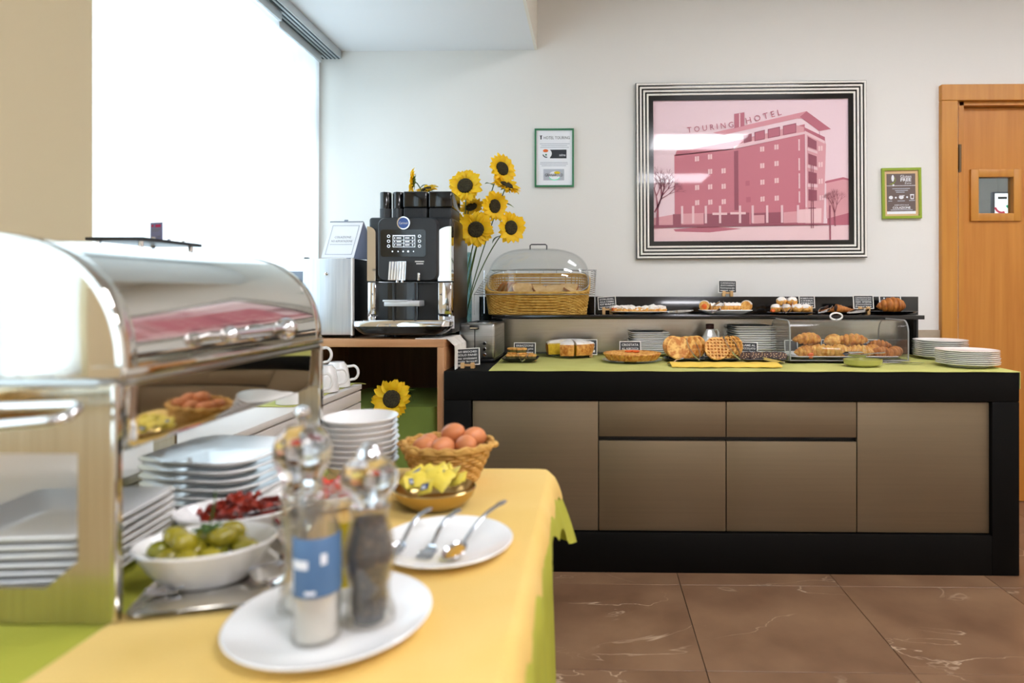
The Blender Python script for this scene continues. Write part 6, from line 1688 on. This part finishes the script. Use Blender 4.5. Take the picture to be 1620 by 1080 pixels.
for dz_, rr_ in ((0.0, 0.0055), (0.006, 0.0045)):
    pts = [((er(1.03) + 0.003 * math.sin(k * 1.1 + dz_ * 300)) * math.cos(2 * PI * k / 90), (er(1.03) + 0.003 * math.sin(k * 1.1 + dz_ * 300)) * math.sin(2 * PI * k / 90) * 0.86, 0.004 + h_ + dz_ + 0.002 * math.sin(k * 1.1)) for k in range(90)]
    MB().tube(pts, rr_, 6, closed=True).build('rim_braid', 'wicker', eb)
MB().lathe([(0, 0.003), (0.062, 0.003), (0.062, 0.008), (0, 0.008)], 30, sy=0.86).build('bottom', 'wicker', eb)
for sx in (-1, 1):
    MB().blob((sx * 0.098, 0.0, 0.078), (0.012, 0.012, 0.007), 2, 0.3, 3, sx).build('handle_knot', 'wicker', eb)
egm = bpy.data.meshes.new('egg')
emb = MB()
prof_ = []
for k in range(17):
    a = PI * k / 16; zq = -math.cos(a); r_ = math.sin(a) * (1 - 0.10 * zq)
    prof_.append((0.0215 * r_ if 0 < k < 16 else 0, 0.0275 * zq))
egm = emb.lathe(prof_, 28).mesh('egg', 'egg_shell')
for k, (x, y, z, rx, rz, lab) in enumerate(((-0.042, -0.030, 0.078, 1.3, 0.9, 'brown egg at the front left of the wicker basket'), (0.0, -0.042, 0.080, 1.45, -0.5, 'brown egg at the front middle of the wicker basket'), (0.046, -0.030, 0.082, 1.3, 0.6, 'brown egg at the front right of the wicker basket'), (0.010, 0.012, 0.098, 1.2, 1.2, 'darker brown egg on top of the heap'), (0.055, 0.012, 0.090, 1.35, -0.7, 'brown egg at the right rim of the wicker basket'), (-0.045, 0.02, 0.074, 1.4, 0.2, 'brown egg at the back left of the wicker basket'), (0.03, 0.045, 0.074, 1.4, 1.0, 'brown egg at the back of the wicker basket'), (0.0, -0.01, 0.050, 1.5, 0.4, 'brown egg buried in the middle of the basket'))):
    o = link('egg', egm, None, (wx(708, Yg2) + x, Yg2 + y, TS + z), (rx, 0, rz)); tag(o, lab, 'egg', 'eggs in the wicker basket')

# ---- dish of butter and sugar packets
Ypk = 1.185; Xpk = wx(688, Ypk)
dsh = MB().lathe([(0, 0.004), (0.040, 0.0), (0.056, 0.003), (0.072, 0.020), (0.077, 0.034), (0.075, 0.036), (0.068, 0.020), (0.05, 0.007), (0, 0.007)], 44, sy=0.88).build('metal_dish', 'gold_metal', None, loc=(Xpk, Ypk, TS)); tag(dsh, 'round gold-toned metal dish holding yellow packets', 'dish')
pk_rnd = random.Random(8)
pkm = {}
def pillow_mesh(mat):
    def f(u, v, s): return (-0.017 + 0.034 * u, -0.013 + 0.026 * v, s * 0.0032 * (math.sin(PI * u) * math.sin(PI * v)) ** 0.4)
    mb = MB().grid(lambda u, v: f(u, v, 1), 8, 6).grid(lambda u, v: f(u, v, -1), 8, 6)
    return mb.mesh('packet', mat, recalc=False)
py_, pw_ = pillow_mesh('packet_yellow'), pillow_mesh('packet_white')
lbl = MB().faces([(-0.009, -0.006, 0.0035), (0.009, -0.006, 0.0035), (0.009, 0.006, 0.0035), (-0.009, 0.006, 0.0035)], [(0, 1, 2, 3)]).mesh('printed_label', 'packet_blue')
lbl2 = MB().faces([(-0.007, -0.004, 0.0037), (0.003, -0.004, 0.0037), (0.003, 0.002, 0.0037), (-0.007, 0.002, 0.0037)], [(0, 1, 2, 3)]).mesh('printed_label', 'packet_white')
for k in range(18):
    a = k * 2.4; q_ = 0.052 * math.sqrt((k + 0.5) / 18)
    z = 0.040 + 0.030 * (1 - (q_ / 0.055) ** 2) * pk_rnd.uniform(0.7, 1.1)
    t = thing('sugar_packet', 'yellow packet with a blue printed label in the metal dish' if k % 3 == 0 else 'plain yellow packet in the metal dish', 'packet', (Xpk + q_ * math.cos(a), Ypk + q_ * math.sin(a) * 0.85, TS + z), 0, 'packets in the metal dish', rot=(pk_rnd.uniform(0.2, 1.2), pk_rnd.uniform(-0.6, 0.6), pk_rnd.uniform(-0.9, 0.9)))
    link('packet', py_, t)
    if k % 3 == 0: link('printed_label', lbl, t); link('printed_label', lbl2, t)

# ---- plate of cutlery
Yct = 0.985; Xct = wx(705, Yct)
pl_ = round_plate(0.105, 0.016).build('side_plate', 'porcelain', None, loc=(Xct, Yct, TS)); tag(pl_, 'white plate holding two spoons and a fork', 'plate')
zp = TS + 0.008
def pt(px, py, z): return tuple(atZ(px, py, z))
spoon('table_spoon', 'steel spoon at the left side of the cutlery plate', pt(620, 884, zp), pt(682, 808, zp + 0.034), 0.016)
spoon('table_fork', 'steel fork in the middle of the cutlery plate', pt(668, 886, zp), pt(728, 810, zp + 0.034), 0.011, fork=True, cat='fork')
sp3 = spoon('table_spoon', 'steel spoon with mustard in its bowl on the cutlery plate', pt(706, 892, zp), pt(800, 797, zp + 0.034), 0.019)
MB().blob((0.024, 0, 0.005), (0.020, 0.013, 0.004), 2, 0.1, 2).build('mustard', P('mustard', '#b98a2e', 0.35), sp3)

# ---- grinder plate
Ygr = 0.752; Xgr = wx(525, Ygr)
gpl = round_plate(0.1175, 0.018).build('grinder_plate', 'porcelain', None, loc=(Xgr, Ygr, TS)); tag(gpl, 'white round plate under the salt and pepper grinders', 'plate')
zg_ = TS + 0.0068
# tall acrylic grinder
t = thing('tall_grinder', 'tall clear acrylic grinder with a round head and steel knob', 'grinder', (wx(476, 0.78), 0.785, zg_))
MB().lathe([(0.026, 0), (0.029, 0.002), (0.029, 0.012), (0.025, 0.030), (0.022, 0.060), (0.023, 0.10), (0.027, 0.135), (0.026, 0.140), (0.0225, 0.139), (0.019, 0.10), (0.018, 0.06), (0.021, 0.030), (0.024, 0.008), (0.022, 0)], 32).build('body', 'mill_acrylic', t)
MB().lathe([(0, 0.142), (0.022, 0.142), (0.024, 0.146), (0.024, 0.164), (0.027, 0.168), (0.034, 0.186), (0.035, 0.200), (0.030, 0.216), (0.018, 0.226), (0, 0.228)], 32).build('head', 'solid_acrylic', t)
MB().lathe([(0, 0.139), (0.021, 0.139), (0.021, 0.143), (0, 0.143)], 24).build('collar', 'chrome', t)
MB().lathe([(0, 0.226), (0.004, 0.226), (0.004, 0.234), (0.009, 0.238), (0.0105, 0.243), (0.008, 0.249), (0, 0.252)], 20).build('knob', 'chrome', t)
MB().lathe([(0, 0.0), (0.012, 0.0), (0.010, 0.02), (0.004, 0.03), (0.0028, 0.14), (0, 0.14)], 16).build('spindle', 'brushed_steel', t)
MB().lathe([(0, 0.004), (0.020, 0.004), (0.019, 0.022), (0, 0.022)], 20).build('salt_fill', 'salt', t)
# salt jar with blue label
t = thing('salt_grinder', 'salt grinder with a blue paper label standing at the plate front', 'grinder', (wx(500, 0.712), 0.715, zg_))
MB().lathe([(0, 0), (0.025, 0), (0.0265, 0.004), (0.0255, 0.055), (0.025, 0.125), (0.020, 0.140), (0.019, 0.150), (0.017, 0.150), (0.018, 0.138), (0.0235, 0.122), (0.0235, 0.006), (0, 0.004)], 32).build('body', 'mill_acrylic', t)
MB().lathe([(0, 0.005), (0.0232, 0.005), (0.0232, 0.058), (0, 0.060)], 28).build('salt_fill', 'salt', t)
lb = MB().lathe([(0.0262, 0.056), (0.0266, 0.057), (0.0260, 0.120), (0.0252, 0.121)], 40, a0=PI * 1.05, a1=PI * 2.15).build('blue_label', 'label_blue', t)
def wrap(x0, x1, z0, z1, r=0.0269):
    mb = MB(); n_ = 6
    for k in range(n_):
        a0_, a1_ = x0 + (x1 - x0) * k / n_, x0 + (x1 - x0) * (k + 1) / n_
        mb.faces([(r * math.sin(a0_), -r * math.cos(a0_), z0), (r * math.sin(a1_), -r * math.cos(a1_), z0), (r * math.sin(a1_), -r * math.cos(a1_), z1), (r * math.sin(a0_), -r * math.cos(a0_), z1)], [(0, 1, 2, 3)])
    return mb
wrap(-0.75, 0.05, 0.088, 0.098).build('label_print', 'paper', lb)
wrap(-0.85, -0.70, 0.060, 0.085).build('label_print', 'paper', lb)
wrap(0.55, 0.80, 0.092, 0.104).build('label_print', 'paper', lb)
wrap(-0.1, 0.35, 0.060, 0.064).build('label_print', 'paper', lb)
MB().lathe([(0.020, 0.146), (0.023, 0.148), (0.023, 0.163), (0.018, 0.170), (0, 0.171)], 28).build('cap', 'mill_acrylic', t)
# pepper grinder
t = thing('pepper_grinder', 'clear pepper grinder full of black peppercorns with a round head', 'grinder', (wx(583, 0.752), 0.755, zg_))
MB().lathe([(0.027, 0), (0.031, 0.002), (0.031, 0.010), (0.025, 0.028), (0.024, 0.045), (0.031, 0.072), (0.031, 0.088), (0.024, 0.115), (0.021, 0.128), (0.025, 0.136), (0.022, 0.138), (0.018, 0.128), (0.021, 0.112), (0.028, 0.086), (0.028, 0.072), (0.021, 0.045), (0.022, 0.028), (0.027, 0.008), (0.024, 0)], 32).build('body', 'mill_acrylic', t)
MB().lathe([(0, 0.012), (0.020, 0.012), (0.0205, 0.028), (0.0195, 0.045), (0.0262, 0.072), (0.0262, 0.086), (0.0195, 0.110), (0.017, 0.122), (0, 0.123)], 28).build('peppercorn_fill', 'peppercorn', t)
MB().lathe([(0, 0.002), (0.018, 0.002), (0.019, 0.012), (0, 0.013)], 20).build('grinding_base', 'dark_grey_plastic', t)
MB().lathe([(0, 0.139), (0.018, 0.139), (0.020, 0.144), (0.024, 0.150), (0.033, 0.163), (0.034, 0.176), (0.027, 0.190), (0.012, 0.196), (0, 0.197)], 32).build('head', 'solid_acrylic', t)
MB().lathe([(0, 0.136), (0.020, 0.136), (0.020, 0.140), (0, 0.140)], 24).build('collar', 'chrome', t)
MB().lathe([(0, 0.190), (0.012, 0.192), (0.016, 0.198), (0.012, 0.208), (0.006, 0.212), (0, 0.213)], 24).build('knob', 'chrome', t)
# bottle with yellow label behind
t = thing('oil_bottle', 'small dark bottle with a yellow label between the two grinders', 'bottle', (wx(545, 0.815), 0.812, zg_))
MB().lathe([(0, 0), (0.0165, 0), (0.0175, 0.004), (0.0175, 0.085), (0.012, 0.105), (0.008, 0.115), (0.008, 0.135), (0, 0.135)], 28).build('body', 'mill_acrylic', t)
MB().lathe([(0.0178, 0.018), (0.0182, 0.019), (0.0182, 0.100), (0.0178, 0.101)], 28, a0=PI, a1=2 * PI).build('yellow_label', 'label_yellow', t)
MB().lathe([(0, 0.134), (0.010, 0.134), (0.010, 0.150), (0, 0.151)], 20).build('cap', 'mill_acrylic', t)
